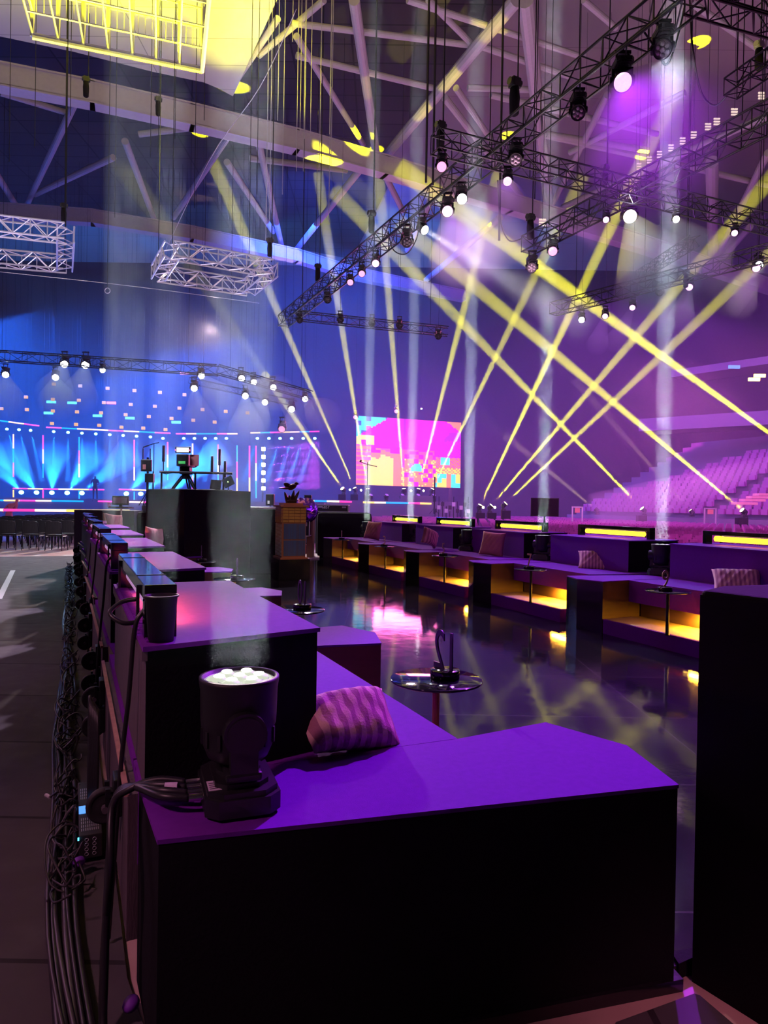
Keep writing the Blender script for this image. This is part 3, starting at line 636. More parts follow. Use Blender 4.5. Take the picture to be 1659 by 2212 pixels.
for k, M in enumerate(RMs):
    nm = 'behind the table marked %s' % NW[RN[k]]
    ottoman('purple-topped ottoman with black mirror-like front beside the table marked %s' % NW[RN[k]], M)
    s_ = sofa('purple sofa of the right row '+nm, M, -1.98, -1.08, -.86, .90, [purple, cloth, cloth], False)
    lightbar('light bar with glowing yellow tube on the sofa back '+nm, M, -1.62, -.80, .78, 1.06, ytube, False)
    MB().box(-.50, -.488, -.05, 1.0, .335, .355).build('led_strip', warmled, s_)
    l_ = lamp('AREA', (0, 0, 0), (0, 0, -1), 60, (1, .48, .03), .4); l_.data.shape = 'RECTANGLE'; l_.data.size = .05; l_.data.size_y = .85; l_.matrix_world = M @ Matrix.Translation((-.40, .55, .345)) @ Matrix.Rotation(math.radians(-8), 4, 'Y')
    l_ = lamp('AREA', (0, 0, 0), (0, 0, -1), 1.6, (1, .75, .05), .4); l_.data.shape = 'RECTANGLE'; l_.data.size = .05; l_.data.size_y = 1.0; l_.matrix_world = M @ Matrix.Translation((-1.5, 0, 1.115)) @ Matrix.Rotation(math.radians(-35), 4, 'Y')
# left row tables 12,10,8,6 ... and right row tables, with cut-out numbers
def table(label, P, z0, num, numm, mirror, rnum, ns=.25, top=glasst):
    t = thing('side_table', label, 'table', (P.x, P.y, z0), group='round side tables with numbers')
    hh = .64-z0
    fr = .17 if z0 == 0 else .028
    MB().lathe([(0, 0), (fr, 0), (fr, .008), (.02, .014), (.02, .03)], 28).build('foot', darksteel, t)
    MB().cyl((0, 0, .01), (0, 0, hh-.012), .018, 14).build('stem', copper if top == glasst and mirror else darksteel, t)
    MB().lathe([(0, hh-.012), (.226, hh-.012), (.23, hh-.008), (.23, hh-.002), (.226, hh), (0, hh)], 44).build('table_top', top, t)
    s = thing('table_number', 'cut-out number %s on a round black base standing on its side table' % NW[int(num)], 'number sign', (P.x+rnum[0], P.y+rnum[1], .64), group='table numbers')
    MB().lathe([(0, 0), (.072, 0), (.074, .003), (.074, .037), (.071, .04), (0, .04)], 32).build('base', gloss, s)
    text(num, 'numeral', ns, .004, numm, Matrix.Translation((0, 0, .038)) @ Matrix.Rotation(rnum[2]+(math.pi if mirror else 0), 4, 'Z') @ Matrix.Rotation(math.pi/2, 4, 'X') @ Matrix.Diagonal((.78, 1.12, 1, 1)), s)
for k, n_ in enumerate(LN):
    P = TL+stepL*k
    rel = {12: (.045, .03, -1.0), 10: (.045, .03, -1.05), 8: (.03, .0, -1.2), 6: (.03, .0, -1.25)}.get(n_, (0, 0, -1.2))
    table('round dark side table carrying the number %s in the left row' % NW[n_], P, 0.0, str(n_), darknum, True, rel)
RT = [(1441, 1372), (1146, 1302), (960, 1259), (832, 1229), (740, 1207)]
for k, n_ in enumerate(RN):
    P = pl(*RT[k], .17)
    table('round black side table carrying the number %s in the right row' % NW[n_], P, .17, str(n_), woodnum, False, (-.03, 0, [.15, -.95, .9, .6, 1.2][k]), ns=.23)
# cushions
def cM(P, yaw, pitch, rollv=0): return Matrix.Translation(P) @ Matrix.Rotation(yaw, 4, 'Z') @ Matrix.Rotation(pitch, 4, 'X') @ Matrix.Rotation(rollv, 4, 'Y')
c0 = pl(760, 1560, .75)
cushion('striped pink cushion slumped on the nearest left seat', cM(pl(757, 1552, .715), math.radians(28), math.radians(34), math.radians(4)), .38, .26, .13, pinks, -.08, .03, 3)
cushion('striped pink cushion leaning on the sofa back behind the table marked nine', cM(pl(1592, 1258, .70), math.radians(-20), math.radians(42), math.radians(2)), .50, .40, .13, pinks, .0, .02, 5)
cushion('striped pink cushion lying against the sofa back behind the table marked seven', cM(pl(1290, 1211, .73), math.radians(-16), math.radians(48), math.radians(2)), .54, .36, .13, pinks, .0, .02, 7)
cushion('plain dusty pink cushion standing on the sofa behind the table marked five', cM(pl(1064, 1175, .83), math.radians(-48), math.radians(76), math.radians(14)), .46, .44, .15, pink1, 0, .02, 9)
cushion('striped cushion folded upright on the sofa behind the table marked three', cM(pl(936, 1163, .83), math.radians(-30), math.radians(66), math.radians(80)), .46, .34, .12, stripes('striped_cushion_fabric_2', (.74, .34, .40), (.40, .12, .22), 6.8), -.25, .0, 11)
cushion('plain dusty pink cushion standing on the sofa behind the table marked one', cM(pl(806, 1146, .85), math.radians(-50), math.radians(74), math.radians(12)), .48, .46, .15, pink1, 0, .02, 13)
P = lp(.75+2.383*2, -.62, .83); cushion('plain pink cushion with its corner up on the third left sofa', cM(at(334, 1170, 10.2), math.radians(35), math.radians(80), math.radians(45)), .42, .42, .14, pink1, 0, .02, 15)
cushion('small pink cushion peeking over the fourth left sofa', cM(at(248, 1133, 13.2), math.radians(40), math.radians(75), math.radians(30)), .40, .40, .12, pink1, 0, .02, 17)
cushion('small pink cushion peeking over the fifth left sofa', cM(at(236, 1128, 15.4), math.radians(40), math.radians(75), math.radians(40)), .38, .38, .12, pink1, 0, .02, 19)

# moving heads standing in the gaps, with upright beams
def upbeam(p, zt, E, lb, r=.098): shaft(p, p+Vector((0, 0, zt-p.z)), r, r+.12, E, GRN, 'upright pale beam above '+lb, ff='Disc')
HL = Vector((-.418, 2.04, .62))
for k in range(5):
    p = HL+stepL*k+Vector((.05 if k else 0, 0, 0)); lb = 'the moving head on the %s left ottoman' % NAMEL[k]
    t, e = mhead(lb.replace('the ', '', 1)+' with a bright round lens' if k == 0 else lb.replace('the ', '', 1)+', hidden behind the sofas', p, 1, (0, 0, 1), softlens, 1., pan=math.radians(20) if k == 0 else RZL)
    if k == 0:
        bb = MB(); bb.box(-.002, .0, -.04, .035, .02, .06); 
        MB().box(-.094, -.058, -.10, -.03, .078, .0792).build('label', label_m, t)
        for r_ in range(4): MB().box(-.090, -.066+.003*r_, -.090+.013*r_, -.086+.013*r_, .0792, .0796).build('print_line', ink, t)
        for q_ in range(4):
            yy = -.06+.04*q_; MB().cyl((-.145, yy, .05), (-.10, yy, .05), .010, 12).build('connector', chrome, t)
    if k == 0:
        for q_ in range(7):
            a_ = 2*math.pi*q_/6; c_ = (0, 0) if q_ == 6 else (.058*math.cos(a_), .058*math.sin(a_)); MB().sph((c_[0], c_[1], .235+.137), (.017, .017, .006), 10).build('bulb', bulbm, t)
        for q_ in (.070, .085, .097): MB().tor((0, 0, .235+.126), q_, .0012, None, 36, 5).build('lens_ring', alu, t)
    l_ = e+Vector((0, 0, .02)); upbeam(l_, 14, [5.5, 3.5, 3.5, 3.5, 3.5][k], lb)
HR = [pl(1428, 1243, .62), pl(1172, 1210, .62), pl(1010, 1190, .62), pl(886, 1170, .62), pl(792, 1160, .62)]
for k, p in enumerate(HR):
    lb = 'the moving head on the right sofas near table %s' % NW[RN[k]]
    t, e = mhead(lb.replace('the ', '', 1), p, 1, (0, 0, 1), softlens, 1.12, pan=RZR+.6); upbeam(e+Vector((0, 0, .02)), 15, 16, lb)

# black covered counter at the right edge, mat, threshold
mb = MB(); pts = [(1.03, 2.25), (1.62, 1.36), (2.7, 1.9), (2.1, 2.72), (1.17, 2.40)]
t = thing('covered_counter', 'tall black cloth-covered counter cut by the right edge of the picture', 'counter', (1.5, 2.1, 0))
mb.prism(pts, -.04, 1.225); mb.build('body', cloth, t, True)
mb = MB(); mb.prism([(1.028+(x-1.03)*1.004, y) for x, y in pts], 1.2, 1.24); o = mb.build('draped_top', cloth, t, True)
bv = o.modifiers.new('bevel', 'BEVEL'); bv.width = .018; bv.segments = 3
tag(MB().prism([tuple(p)[:2] for p in (pl(1448, 2088, -.04), pl(1500, 2080, -.04), pl(1508, 2096, -.04), pl(1466, 2116, -.04))], -.04, .012).build('threshold', cloth), 'small black threshold block in the gap between ottoman and counter', 'threshold')
tag(MB().prism([tuple(p)[:2] for p in (pl(1330, 2208, -.03), pl(1500, 2146, -.03), pl(1512, 2150, -.03), pl(1600, 2225, -.03), pl(1560, 2400, -.03), pl(1300, 2350, -.03))], -.04, -.03).build('floor_mat', carpet), 'black floor mat on the pink floor at the bottom right', 'mat')
tag(MB().prism([tuple(p)[:2] for p in (pl(1328, 2110, -.04), pl(1334, 2122, -.04), pl(1456, 2098, -.04), pl(1456, 2085, -.04))], -.04, .0).build('skid_block', cloth), 'low black skid block under the right end of the foreground ottoman', 'block')
# cup on the nearest sofa back
cpos = LMs[0] @ Vector((-1.40, -.76, 1.06))
mb = MB(); mb.lathe([(0, 0), (.038, 0), (.049, .138), (.054, .14), (.054, .145), (.047, .145), (.036, .006), (0, .006)], 32)
o = mb.build('cup', plast2); o.location = cpos; tag(o, 'black plastic cup at the near end of the nearest light bar', 'cup')
#PART3
# ------------------------------------------------------------------ left aisle: stacking chairs, tape line
def chair_proto():
    t = thing('stacking_chair', 'x', 'chair', group='rows of black chairs at the left')
    mb = MB(); mb.prism([(-.22, -.20), (.22, -.20), (.20, .22), (-.20, .22)], .43, .475); mb.build('seat', chairm, t)
    mb = MB()
    for i in range(6):
        a0, a1 = -1+i/3, -1+(i+1)/3
        y0, y1 = -.24+.03*(1-a0*a0)*-1, -.24+.03*(1-a1*a1)*-1
        for z0, z1, in ((.50, .87),):
            mb.bm.faces.new([mb.bm.verts.new(p) for p in ((a0*.225, y0, z0), (a1*.225, y1, z0), (a1*.225*(.93 if abs(a1) > .9 else 1), y1-.03, z1-.03*abs(a1)**3), (a0*.225*(.93 if abs(a0) > .9 else 1), y0-.03, z1-.03*abs(a0)**3))])
    r = bmesh.ops.extrude_face_region(mb.bm, geom=list(mb.bm.faces)); bmesh.ops.translate(mb.bm, verts=[v for v in r['geom'] if isinstance(v, bmesh.types.BMVert)], vec=(0, .035, 0))
    mb.build('backrest', chairm, t)
    mb = MB()
    for s in (-1, 1):
        mb.tube([(s*.24, -.24, 0), (s*.235, -.20, .40), (s*.23, -.24, .6), (s*.225, -.27, .84)], .012, 5); mb.tube([(s*.24, .24, 0), (s*.23, .2, .44)], .012, 5)
        mb.cyl((s*.235, -.2, .42), (s*.23, .2, .42), .01, 5)
    mb.cyl((-.235, -.21, .41), (.235, -.21, .41), .01, 5); mb.build('frame', darksteel, t); return t
ch0 = chair_proto(); first = True
for r in range(13):
    for c in range(7):
        base = at(122-49*c, 1184, 20.6); base.z = -.02
        P = base + Vector((-.05*r, .92*r, 0)) + Vector((.12*(r % 2)*.1, 0, 0))
        lb = 'black padded chair, %s from the aisle end in the %s row from the camera' % (ORD[c], ORD[r])
        M = Matrix.Translation(P) @ Matrix.Rotation(math.radians(4), 4, 'Z')
        if first: ch0.matrix_world = M; ch0['label'] = lb; WM[ch0.name] = M; first = False
        else: dup(ch0, lb, M=M)
a = pl(0, 1288, -.02); b = pl(28, 1232, -.02); dd = (b-a).normalized(); nn = Vector((dd.y, -dd.x, 0))*.045
tag(MB().prism([tuple(q)[:2] for q in (a-dd*.3-nn, a-dd*.3+nn, b+nn, b-nn)], -.022, -.019).build('tape_line', whitep), 'white tape line on the dark carpet at the left edge', 'tape')

# ------------------------------------------------------------------ audience chairs on the right floor
def seat_mesh(mb, T):
    mb.box(-.22, .22, -.2, .2, .41, .45, M=T); mb.prism_ = None
    mb.box(-.22, .22, .20, .245, .5, .84, M=T)
    for x in (-.21, .19): mb.box(x, x+.02, -.2, .24, 0, .41, M=T)
G0 = at(1225, 1100, 52); G0.z = 0; GD = at(1790, 1104, 33); GD.z = 0; GD = (GD-G0).normalized(); GN = Vector((-GD.y, GD.x, 0))
if GN.y < 0: GN = -GN
def audience():
    spots = []
    for r in range(44):
        for c in range(46):
            P = rp(-1.0-r*.92+2.0, -3.15-c*.54)
            P = Vector((P.x, P.y, -.04)); q = R3.transposed() @ (P+Vector((0, 0, .8))-Vector((0, 0, H)))
            if -q.z < 8 or (c in (14, 15, 30, 31)): continue
            px = 829.5+F*q.x/-q.z
            if px < 780 or px > 1720 or P.y > 57 or (P.y > 44.5 and P.x < 8.5): continue
            py_ = 1106-F*q.y/-q.z
            if py_ > 1122+(px-794)*.079+6: continue
            if (P-G0).dot(GN) > -.9 and (P-G0).dot(GD) > -1: continue
            spots.append((-q.z, r, c, P))
    spots.sort(key=lambda s: s[0]); return spots
sp = audience(); YAW = math.atan2(.392, .92)+math.radians(12)
t0 = None
for i, (d_, r, c, P) in enumerate(sp[:285]):
    lb = 'purple-lit audience chair, seat %s along the %s row behind the right sofas' % (ORD[c] if c < 30 else 'far end plus '+ORD[c-30], ORD[r] if r < 30 else 'far '+ORD[r-30])
    if t0 is None:
        t0 = thing('audience_chair', lb, 'chair', group='audience chairs on the right floor')
        mb = MB(); mb.box(-.22, .22, -.2, .2, .41, .45, .012); mb.build('seat', seatm, t0)
        mb = MB(); mb.prism([(-.22, .20), (-.16, .235), (.16, .235), (.22, .20), (.22, .17), (.16, .2), (-.16, .2), (-.22, .17)], .50, .84); mb.build('backrest', seatm, t0)
        mb = MB()
        for x in (-.21, .21): mb.tube([(x, -.2, 0), (x, -.17, .42), (x, .19, .42), (x, .2, .55)], .012, 5); mb.cyl((x, .23, 0), (x, .19, .42), .012, 5)
        mb.build('frame', darksteel, t0); o = t0
    else: o = dup(t0, lb, P, YAW)
    o.matrix_world = Matrix.Translation(P) @ Matrix.Rotation(YAW+math.pi*.0, 4, 'Z')
mb = MB()
vs = []; fs = []
def addbox(x0, x1, y0, y1, z0, z1, T):
    n = len(vs); 
    for z in (z0, z1):
        for x, y in ((x0, y0), (x1, y0), (x1, y1), (x0, y1)): vs.append(tuple(T @ Vector((x, y, z))))
    fs.extend([(n, n+3, n+2, n+1), (n+4, n+5, n+6, n+7), (n, n+1, n+5, n+4), (n+1, n+2, n+6, n+5), (n+2, n+3, n+7, n+6), (n+3, n, n+4, n+7)])
def pydata(name, m):
    me = bpy.data.meshes.new(name); me.from_pydata(vs, [], fs); me.materials.append(m); o = bpy.data.objects.new(name, me); COL.objects.link(o); vs.clear(); fs.clear(); return o
for d_, r, c, P in sp[285:]:
    T = Matrix.Translation(P) @ Matrix.Rotation(YAW, 4, 'Z'); addbox(-.22, .22, -.2, .2, .40, .45, T); addbox(-.22, .22, .19, .23, .5, .84, T); addbox(-.2, .2, .1, .14, 0, .4, T)
o = pydata('distant_audience_chairs', seatm); tag(o, 'field of small purple-lit audience chairs far behind the right sofas', 'chairs', kind='stuff')
# ------------------------------------------------------------------ grandstand on the right
Gu = (zc(1700, 1068, 0)*1.0); g0 = at(1225, 1100, 52); g1 = at(1790, 1104, 33)
g0.z = g1.z = 0; gd = (g1-g0).normalized(); gn = Vector((gd.y, -gd.x, 0))
if gn.y < 0: gn = -gn
GL = (g1-g0).length; NR = 15
mb = MB()
for r in range(NR):
    o_ = g0+gn*(.85*r); z = 1.0+.42*r; x0 = .9*r*0
    mb.box(0, GL, 0, .86, -.04, z, M=Matrix.Translation(o_) @ Matrix.Rotation(math.atan2(gd.y, gd.x), 4, 'Z'))
t = tag(mb.build('grandstand', stagem), 'dark stepped grandstand rising at the right behind the audience chairs', 'grandstand')
seats = []
for r in range(NR):
    for c in range(int(GL/.56)):
        if c % 22 in (0, 1): continue
        P = g0+gn*(.85*r+.45)+gd*(.56*c+.3); P.z = 1.0+.42*r; q = R3.transposed() @ (P-Vector((0, 0, H))); px = 829.5+F*q.x/-q.z
        if px > 1700: continue
        if c*.56 < r*.9: continue
        seats.append((P.length, r, c, P))
seats.sort(key=lambda s: s[0]); GY = math.atan2(gd.y, gd.x)
s0 = None
for d_, r, c, P in seats[:240]:
    lb = 'tip-up grandstand seat, %s place from the far end in the %s tier' % (ORD[c] if c < 30 else ORD[c-30]+' beyond thirty', ORD[r])
    M = Matrix.Translation(P) @ Matrix.Rotation(GY, 4, 'Z')
    if s0 is None:
        s0 = thing('grandstand_chair', lb, 'seat', M=M, group='grandstand seats')
        MB().prism([(-.21, .1), (.21, .1), (.21, .16), (-.21, .16)], .30, .78).build('backrest', seatm, s0); MB().box(-.2, .2, -.04, .06, .28, .58, .01).build('seat', seatm, s0)
    else: dup(s0, lb, M=M)
for d_, r, c, P in seats[240:]:
    T = Matrix.Translation(P) @ Matrix.Rotation(GY, 4, 'Z'); addbox(-.21, .21, .1, .16, .3, .78, T); addbox(-.2, .2, -.04, .06, .28, .58, T)
o = pydata('distant_grandstand_seats', seatm); tag(o, 'mass of small purple seats on the far part of the grandstand', 'seats', kind='stuff')
# steps with lit edges on the grandstand
for i, (x, y) in enumerate([(1640, 1072), (1625, 1078), (1608, 1085), (1655, 1066)]):
    P = at(x, y, 34); tag(MB().box(P.x-.5, P.x+.5, P.y-.3, P.y+.3, P.z-.12, P.z).build('lit_step', pinkfl), 'pink-lit grandstand step, %s from the top' % ORD[3-i], 'step')
# faint upper balcony bands
for i, (pa, pb, th) in enumerate([((1380, 905), (1700, 850), .9), ((1450, 800), (1700, 765), .5)]):
    a = at(*pa, 50); b = at(*pb, 44); d = b-a
    tag(MB().box(0, d.length, 0, 3, -th, 0, M=Matrix.Translation(a) @ Matrix.Rotation(math.atan2(d.y, d.x), 4, 'Z')).build('balcony', stagem), '%s faint balcony band on the right wall above the grandstand' % ['lower', 'upper'][i], 'balcony')
for i, (x, y, m_) in enumerate([(1585, 793, lcd), (1628, 820, warmled), (1640, 812, warmled)]):
    P = at(x, y, 43.6); tag(MB().box(P.x-.35, P.x+.35, P.y-.1, P.y, P.z-.1, P.z+.1).build('balcony_screen' if i == 0 else 'corridor_light', m_), ['tiny blue screen glowing on the upper right balcony', 'orange corridor light at the right edge, lower of two', 'orange corridor light at the right edge, upper of two'][i], 'screen' if i == 0 else 'light')

# ------------------------------------------------------------------ big LED screen with generic graphics
SY = 56.; sa = at(770, 898, SY); sb = at(996, 913, SY+2); sc_ = at(994, 1054, SY+2); sd = at(769, 1047, SY)
t = thing('led_screen', 'large LED screen with magenta, orange and cyan blocky graphics', 'screen', (sa+sc_)/2)
NX, NY = 66, 44; bm = bmesh.new()
cols = {'mag': (.95, .0, .50), 'vio': (.40, .0, .65), 'org': (1, .20, .02), 'yel': (1, .62, .0), 'cyn': (.0, .62, .72), 'blu': (.0, .10, .6), 'pnk': (1, .07, .20)}
keys = list(cols); rnd = random.Random(4)
def scr(u, v):  # u right, v down
    bx, by = int(u*22), int(v*15); j = ((bx*73+by*151+bx*by*7) % 97)/97; fj = rnd.random()
    if u+v < .30 and not (u > .12 and v > .16): return ['cyn', 'cyn', 'blu', 'cyn', 'pnk'][int(j*4.6)]
    if .44 < u < .47 and v < .3: return 'vio'
    if .36 < u < .42 and .36 < v < .44: return 'vio'
    if u > .86 and v < .16: return 'org' if u-.86 > v*.9 else 'mag'
    if u > .80 and v < .30: return 'vio' if (u-.80) > (.34-v)*.5 else 'mag'
    if .80 < u < .90 and .55 < v < .65: return 'cyn'
    if u > .74 and v > .80: return ['cyn', 'org', 'yel', 'cyn'][int(j*3.9)]
    if u > .76 and v > .30: return ('vio' if int((u+v)*48) % 2 else 'mag') if v < .55 else ('org' if int((u+v)*48) % 2 else ('yel' if v > .7 else 'pnk'))
    if .52 < u < .62 and v > .66 and v < .77 and abs(u-.57) < (v-.62)*.6: return 'cyn'
    if u < .17 and .27 < v < .42 and j < .8: return 'yel'
    if .10 < u < .35 and v > .62-.25*(u-.1)+.10*(j-.5): return 'yel'
    if u < .13 and v > .42: return 'org' if int(v*30) % 2 else 'pnk'
    if v > .50+.12*(j-.5) and u < .42: return 'org'
    if v > .60 and j < .5+.4*(v-.6)/.4: return 'org' if fj < .8 else 'yel'
    if v > .46 and u < .75: return 'pnk' if j < .6 else 'mag'
    return 'mag'
grid = [[bm.verts.new(sa.lerp(sb, i/NX).lerp(sd.lerp(sc_, i/NX), j/NY)) for i in range(NX+1)] for j in range(NY+1)]
for j in range(NY):
    for i in range(NX):
        f = bm.faces.new((grid[j][i], grid[j+1][i], grid[j+1][i+1], grid[j][i+1])); f.material_index = keys.index(scr((i+.5)/NX, (j+.5)/NY))
mb = MB(); mb.bm.free(); mb.bm = bm; mb.build('display', [em('screen_'+k, v, 1.7) for k, v in cols.items()], t, True)
mb = MB(); back = Vector((0, .3, 0)); mb.bm.faces.new([mb.bm.verts.new(p+back) for p in (sa, sb, sc_, sd)])
r = bmesh.ops.extrude_face_region(mb.bm, geom=list(mb.bm.faces)); bmesh.ops.translate(mb.bm, verts=[v for v in r['geom'] if isinstance(v, bmesh.types.BMVert)], vec=(0, -.25, 0))
mb.build('housing', plast, t, True)
for x in (sa.x+.8, sb.x-.8): MB().box(x-.15, x+.15, SY+1.9+0, SY+2.3, -.04, sa.z-.4).build('support_leg', darksteel, t, True)
lamp('AREA', at(883, 975, SY-1), at(800, 1100, 40), 1500, (1, .15, .45), 5)

# ------------------------------------------------------------------ stage on the left
st0 = at(-120, 1078, 44); stz = 1.55
tag(MB().box(-44, at(700, 1080, 44).x, 44, 60, -.04, stz).build('stage', stagem), 'long grey stage platform across the left background', 'stage')
tag(MB().box(at(700, 1080, 44).x, at(990, 1090, 46).x, 46, 60, -.04, 1.75).build('side_stage', stagem), 'lower stage extension under the big screen', 'stage')
def seg(pa, pb, Y, r, cs, label, name='led_tube', cat='led tube', group='colour led tubes of the stage', Y2=None):
    a = at(*pa, Y); b = at(*pb, Y2 or Y); t = thing(name, label, cat, a, group=group)
    if a.z > 3:
        for f_ in (.1, .9):
            p_ = a.lerp(b, f_); MB().cyl(p_, (p_.x, p_.y, 23.70), .006, 4).build('suspension_wire', darksteel, t, True)
    for i, c in enumerate(cs): MB().cyl(a.lerp(b, i/len(cs)), a.lerp(b, (i+1)/len(cs)), r, 6).build('section', c, t, True)
    return t
lY = em('led_yellow', (1, .58, .12), 1.8); lP = em('led_pink', (1, .04, .35), 1.6); lB = em('led_blue', (.0, .30, 1), 1.8); lW = em('led_white', (1, .7, .55), 1.8)
seg((-120, 893), (85, 920), 48, .05, [lB, lY, lW, lB, lY, lP], 'upper colour tube cut by the left edge of the stage', Y2=50)
seg((100, 923), (368, 936), 50, .05, [lP, lB, lY, lW, lP, lY, lB, lP], 'long upper colour tube over the left half of the stage')
seg((380, 937), (513, 937), 50, .05, [lP, lY, lB, lB, lP, lY], 'upper colour tube over the camera platform')
seg((541, 935), (690, 932), 50, .05, [lY, lB, lP, lY, lW, lB, lP], 'upper colour tube at the right end of the stage')
for i, (x, y0, y1) in enumerate([(29, 938, 1030), (93, 940, 1032), (171, 944, 1031), (290, 950, 1038), (362, 955, 1037), (416, 958, 1062), (471, 960, 1058), (512, 962, 1068), (539, 963, 1066), (553, 963, 1076)]):
    cs = [[lY, lB, lP], [lP, lY, lB], [lB, lP, lY], [lP, lP, lY], [lP, lW, lB]][i % 5]
    seg((x, y0), (x, y1), 50.5, .055, cs, 'upright colour tube at the back of the stage, %s from the left' % ORD[i])
for i, (x, y0, y1) in enumerate([(29, 1058, 1074), (93, 1058, 1078), (171, 1060, 1080), (290, 1062, 1082), (362, 1062, 1080)]):
    seg((x, y0), (x, y1), 47, .05, [[lY], [lP], [lB], [lB], [lY]][i], 'short upright tube under the low stage tubes, %s from the left' % ORD[i])
seg((28, 1055), (225, 1058), 46.5, .045, [lP, lY, lP, lW, lY, lP], 'low horizontal colour tube left of the monitor'); seg((257, 1057), (372, 1061), 46.5, .045, [lP, lY, lW, lP], 'low horizontal colour tube right of the monitor')
seg((-60, 1080), (180, 1083), 43.9, .05, [lP, lB, lY, lP, lW, lB, lB], 'colour tube along the front stage edge at the far left'); seg((212, 1083), (375, 1086), 43.9, .05, [lP, lB, lW, lP, lB], 'colour tube along the front stage edge behind the monitor')
seg((625, 1081), (760, 1084), 45.8, .06, [lY, lY, lB, lW, lP], 'colour tube on the side stage left of the microphone stand'); seg((784, 1085), (932, 1088), 45.8, .06, [lY, lW, lB, lB, lP, lY], 'colour tube on the side stage right of the microphone stand')
seg((-60, 1101), (280, 1104), 26, .05, [lW, lP, lW, lY, lY], 'bright white and yellow light strip low behind the left chairs')
# lamps of the stage
def dot(px, py, Y, r, m, label, name, cat, group, flat=.6):
    p = at(px, py, Y); mb = MB().sph(p, (r, r*flat, r*.8), 10)
    if p.z > 3: mb.mi = 1; mb.cyl(p, (p.x, p.y, 23.70), .005, 4)
    return tag(mb.build(name, [m, darksteel]), label, cat, group)
rows = [[(117, 830), (174, 834), (233, 839), (291, 844), (346, 848), (399, 853)], [(57, 858), (115, 863), (171, 865), (225, 870), (283, 874), (335, 878), (388, 882), (438, 885), (488, 889)],
 [(4, 883), (59, 885), (115, 888), (167, 890), (219, 892), (272, 896), (322, 900), (371, 904), (418, 908), (464, 912)], [(113, 915), (165, 917), (215, 919), (263, 923), (310, 925), (358, 928), (535, 892)]]
for r, row in enumerate(rows):
    for i, (x, y) in enumerate(row):
        p = at(x, y, 46); mb = MB(); mb.box(p.x-.12, p.x+.12, p.y-.1, p.y, p.z-.10, p.z+.10, .02); mb.mi = 1; mb.cyl((p.x, p.y-.05, p.z), (p.x, p.y-.05, 23.70), .005, 4)
        tag(mb.build('blinder_lamp', [amber, darksteel]), 'small amber blinder lamp, %s from the left in the %s row above the stage' % (ORD[i], ORD[r]), 'lamp', 'amber blinder lamps above the stage')
bl = [46, 79, 112, 145, 177, 273, 304, 334, 365]
for i, x in enumerate(bl):
    y = 1063+.012*x; p = at(x, y, 45.5); dot(x, y, 45.5, .17, blue_s, 'bright blue lamp low on the stage, %s from the left' % ORD[i], 'blue_stage_lamp', 'lamp', 'blue lamps at the foot of the stage')
    dx = [-75, -60, 5, 60, 110, 90, 120, 150, 110][i]; b = at(x+dx, 975, 47.5); shaft(p+(b-p).normalized()*.22, b, .12, 1.15, 1500, (.01, .30, 1), 'bright blue fan of light rising from the %s low stage lamp' % ORD[i], vm=VS, ff='Mix')
tl = [15, 41, 66, 116, 147, 177, 207, 237, 266, 295, 325, 352, 397, 420, 443, 466, 489, 556, 581, 605, 630, 655, 680]
for i, x in enumerate(tl):
    y = 926+x*.055 if x < 352 else 947; p = at(x, y, 51); dot(x, y, 51, .12, blue_s, 'small blue lamp under the upper tubes, %s from the left' % ORD[i], 'blue_stage_lamp', 'lamp', 'blue lamps under the upper stage tubes')
    dx = [35, 30, 25, 0, 0, 0, 1, 2, 3, 4, 8, 10, -22, -22, -22, -25, -28, -30, -30, -30, -30, -32, -34][i]; b = at(x+dx, 1040, 51); shaft(p+(b-p).normalized()*.16, b, .10, 0.25, 4000, (.01, .26, 1), 'narrow blue beam down from the %s lamp under the upper tubes' % ORD[i], vm=VB, ff='Mix')
q = at(569, 963, 49.12); tag(MB().box(q.x-.06, q.x+.06, 49.12, 49.2, 1.55, q.z).build('lamp_tower', darksteel), 'slim upright tower carrying the square white lamps beside the stage', 'tower')
for i in range(6):
    y = 970+17*i; p = at(569, y, 49); tag(MB().box(p.x-.12, p.x+.12, p.y-.1, p.y+.1, p.z-.12, p.z+.12, .02).build('square_lamp', whitelens), 'square white lamp in the upright stack beside the stage, %s from the top' % ORD[i], 'lamp', 'stack of square lamps')
    shaft(p+Vector((.13, 0, 0)), at(690, 962+17*i, 50), .05, .35, 2600, (.9, .03, .7), 'magenta beam to the right from the %s square lamp' % ORD[i], vm=VS, ff='Mix')
wl = [(138, 788, .42, 118, 850), (184, 790, .45, 170, 860), (120, 819, .26, 125, 870), (12, 813, .28, 14, 870), (222, 805, .13, 233, 850), (437, 815, .28, 480, 870), (420, 843, .30, 432, 920), (525, 820, .30, 590, 860), (551, 829, .20, 600, 850), (593, 840, .28, 650, 880), (530, 860, .26, 533, 930), (571, 873, .22, 545, 910), (630, 888, .28, 632, 950), (661, 866, .2, 700, 900), (998, 0, 0, 0, 0)][:-1]
for i, (x, y, r, cx, cy) in enumerate(wl):
    p = at(x, y, 38); d = (at(cx, cy, 33)-p).normalized(); t, e = mhead('white stage spotlight, %s from the left in the bank above the stage' % ORD[sorted(q[0] for q in wl).index(x)], p-d*.5+Vector((0, 0, .4)), -1, d, white_s, 1.15+r*1.6)
    if r > .15: shaft(e, at(cx, cy, 33), .14, .9, 520*r/.3, (.45, .78, 1), 'pale cone under the white stage spotlight %s from the left' % ORD[sorted(q[0] for q in wl).index(x)], vm=VS)
p = at(610, 909, 40); mhead('pink-white spotlight right of the white bank', p, -1, (0, -1, -.4), pink_s, 1.8)
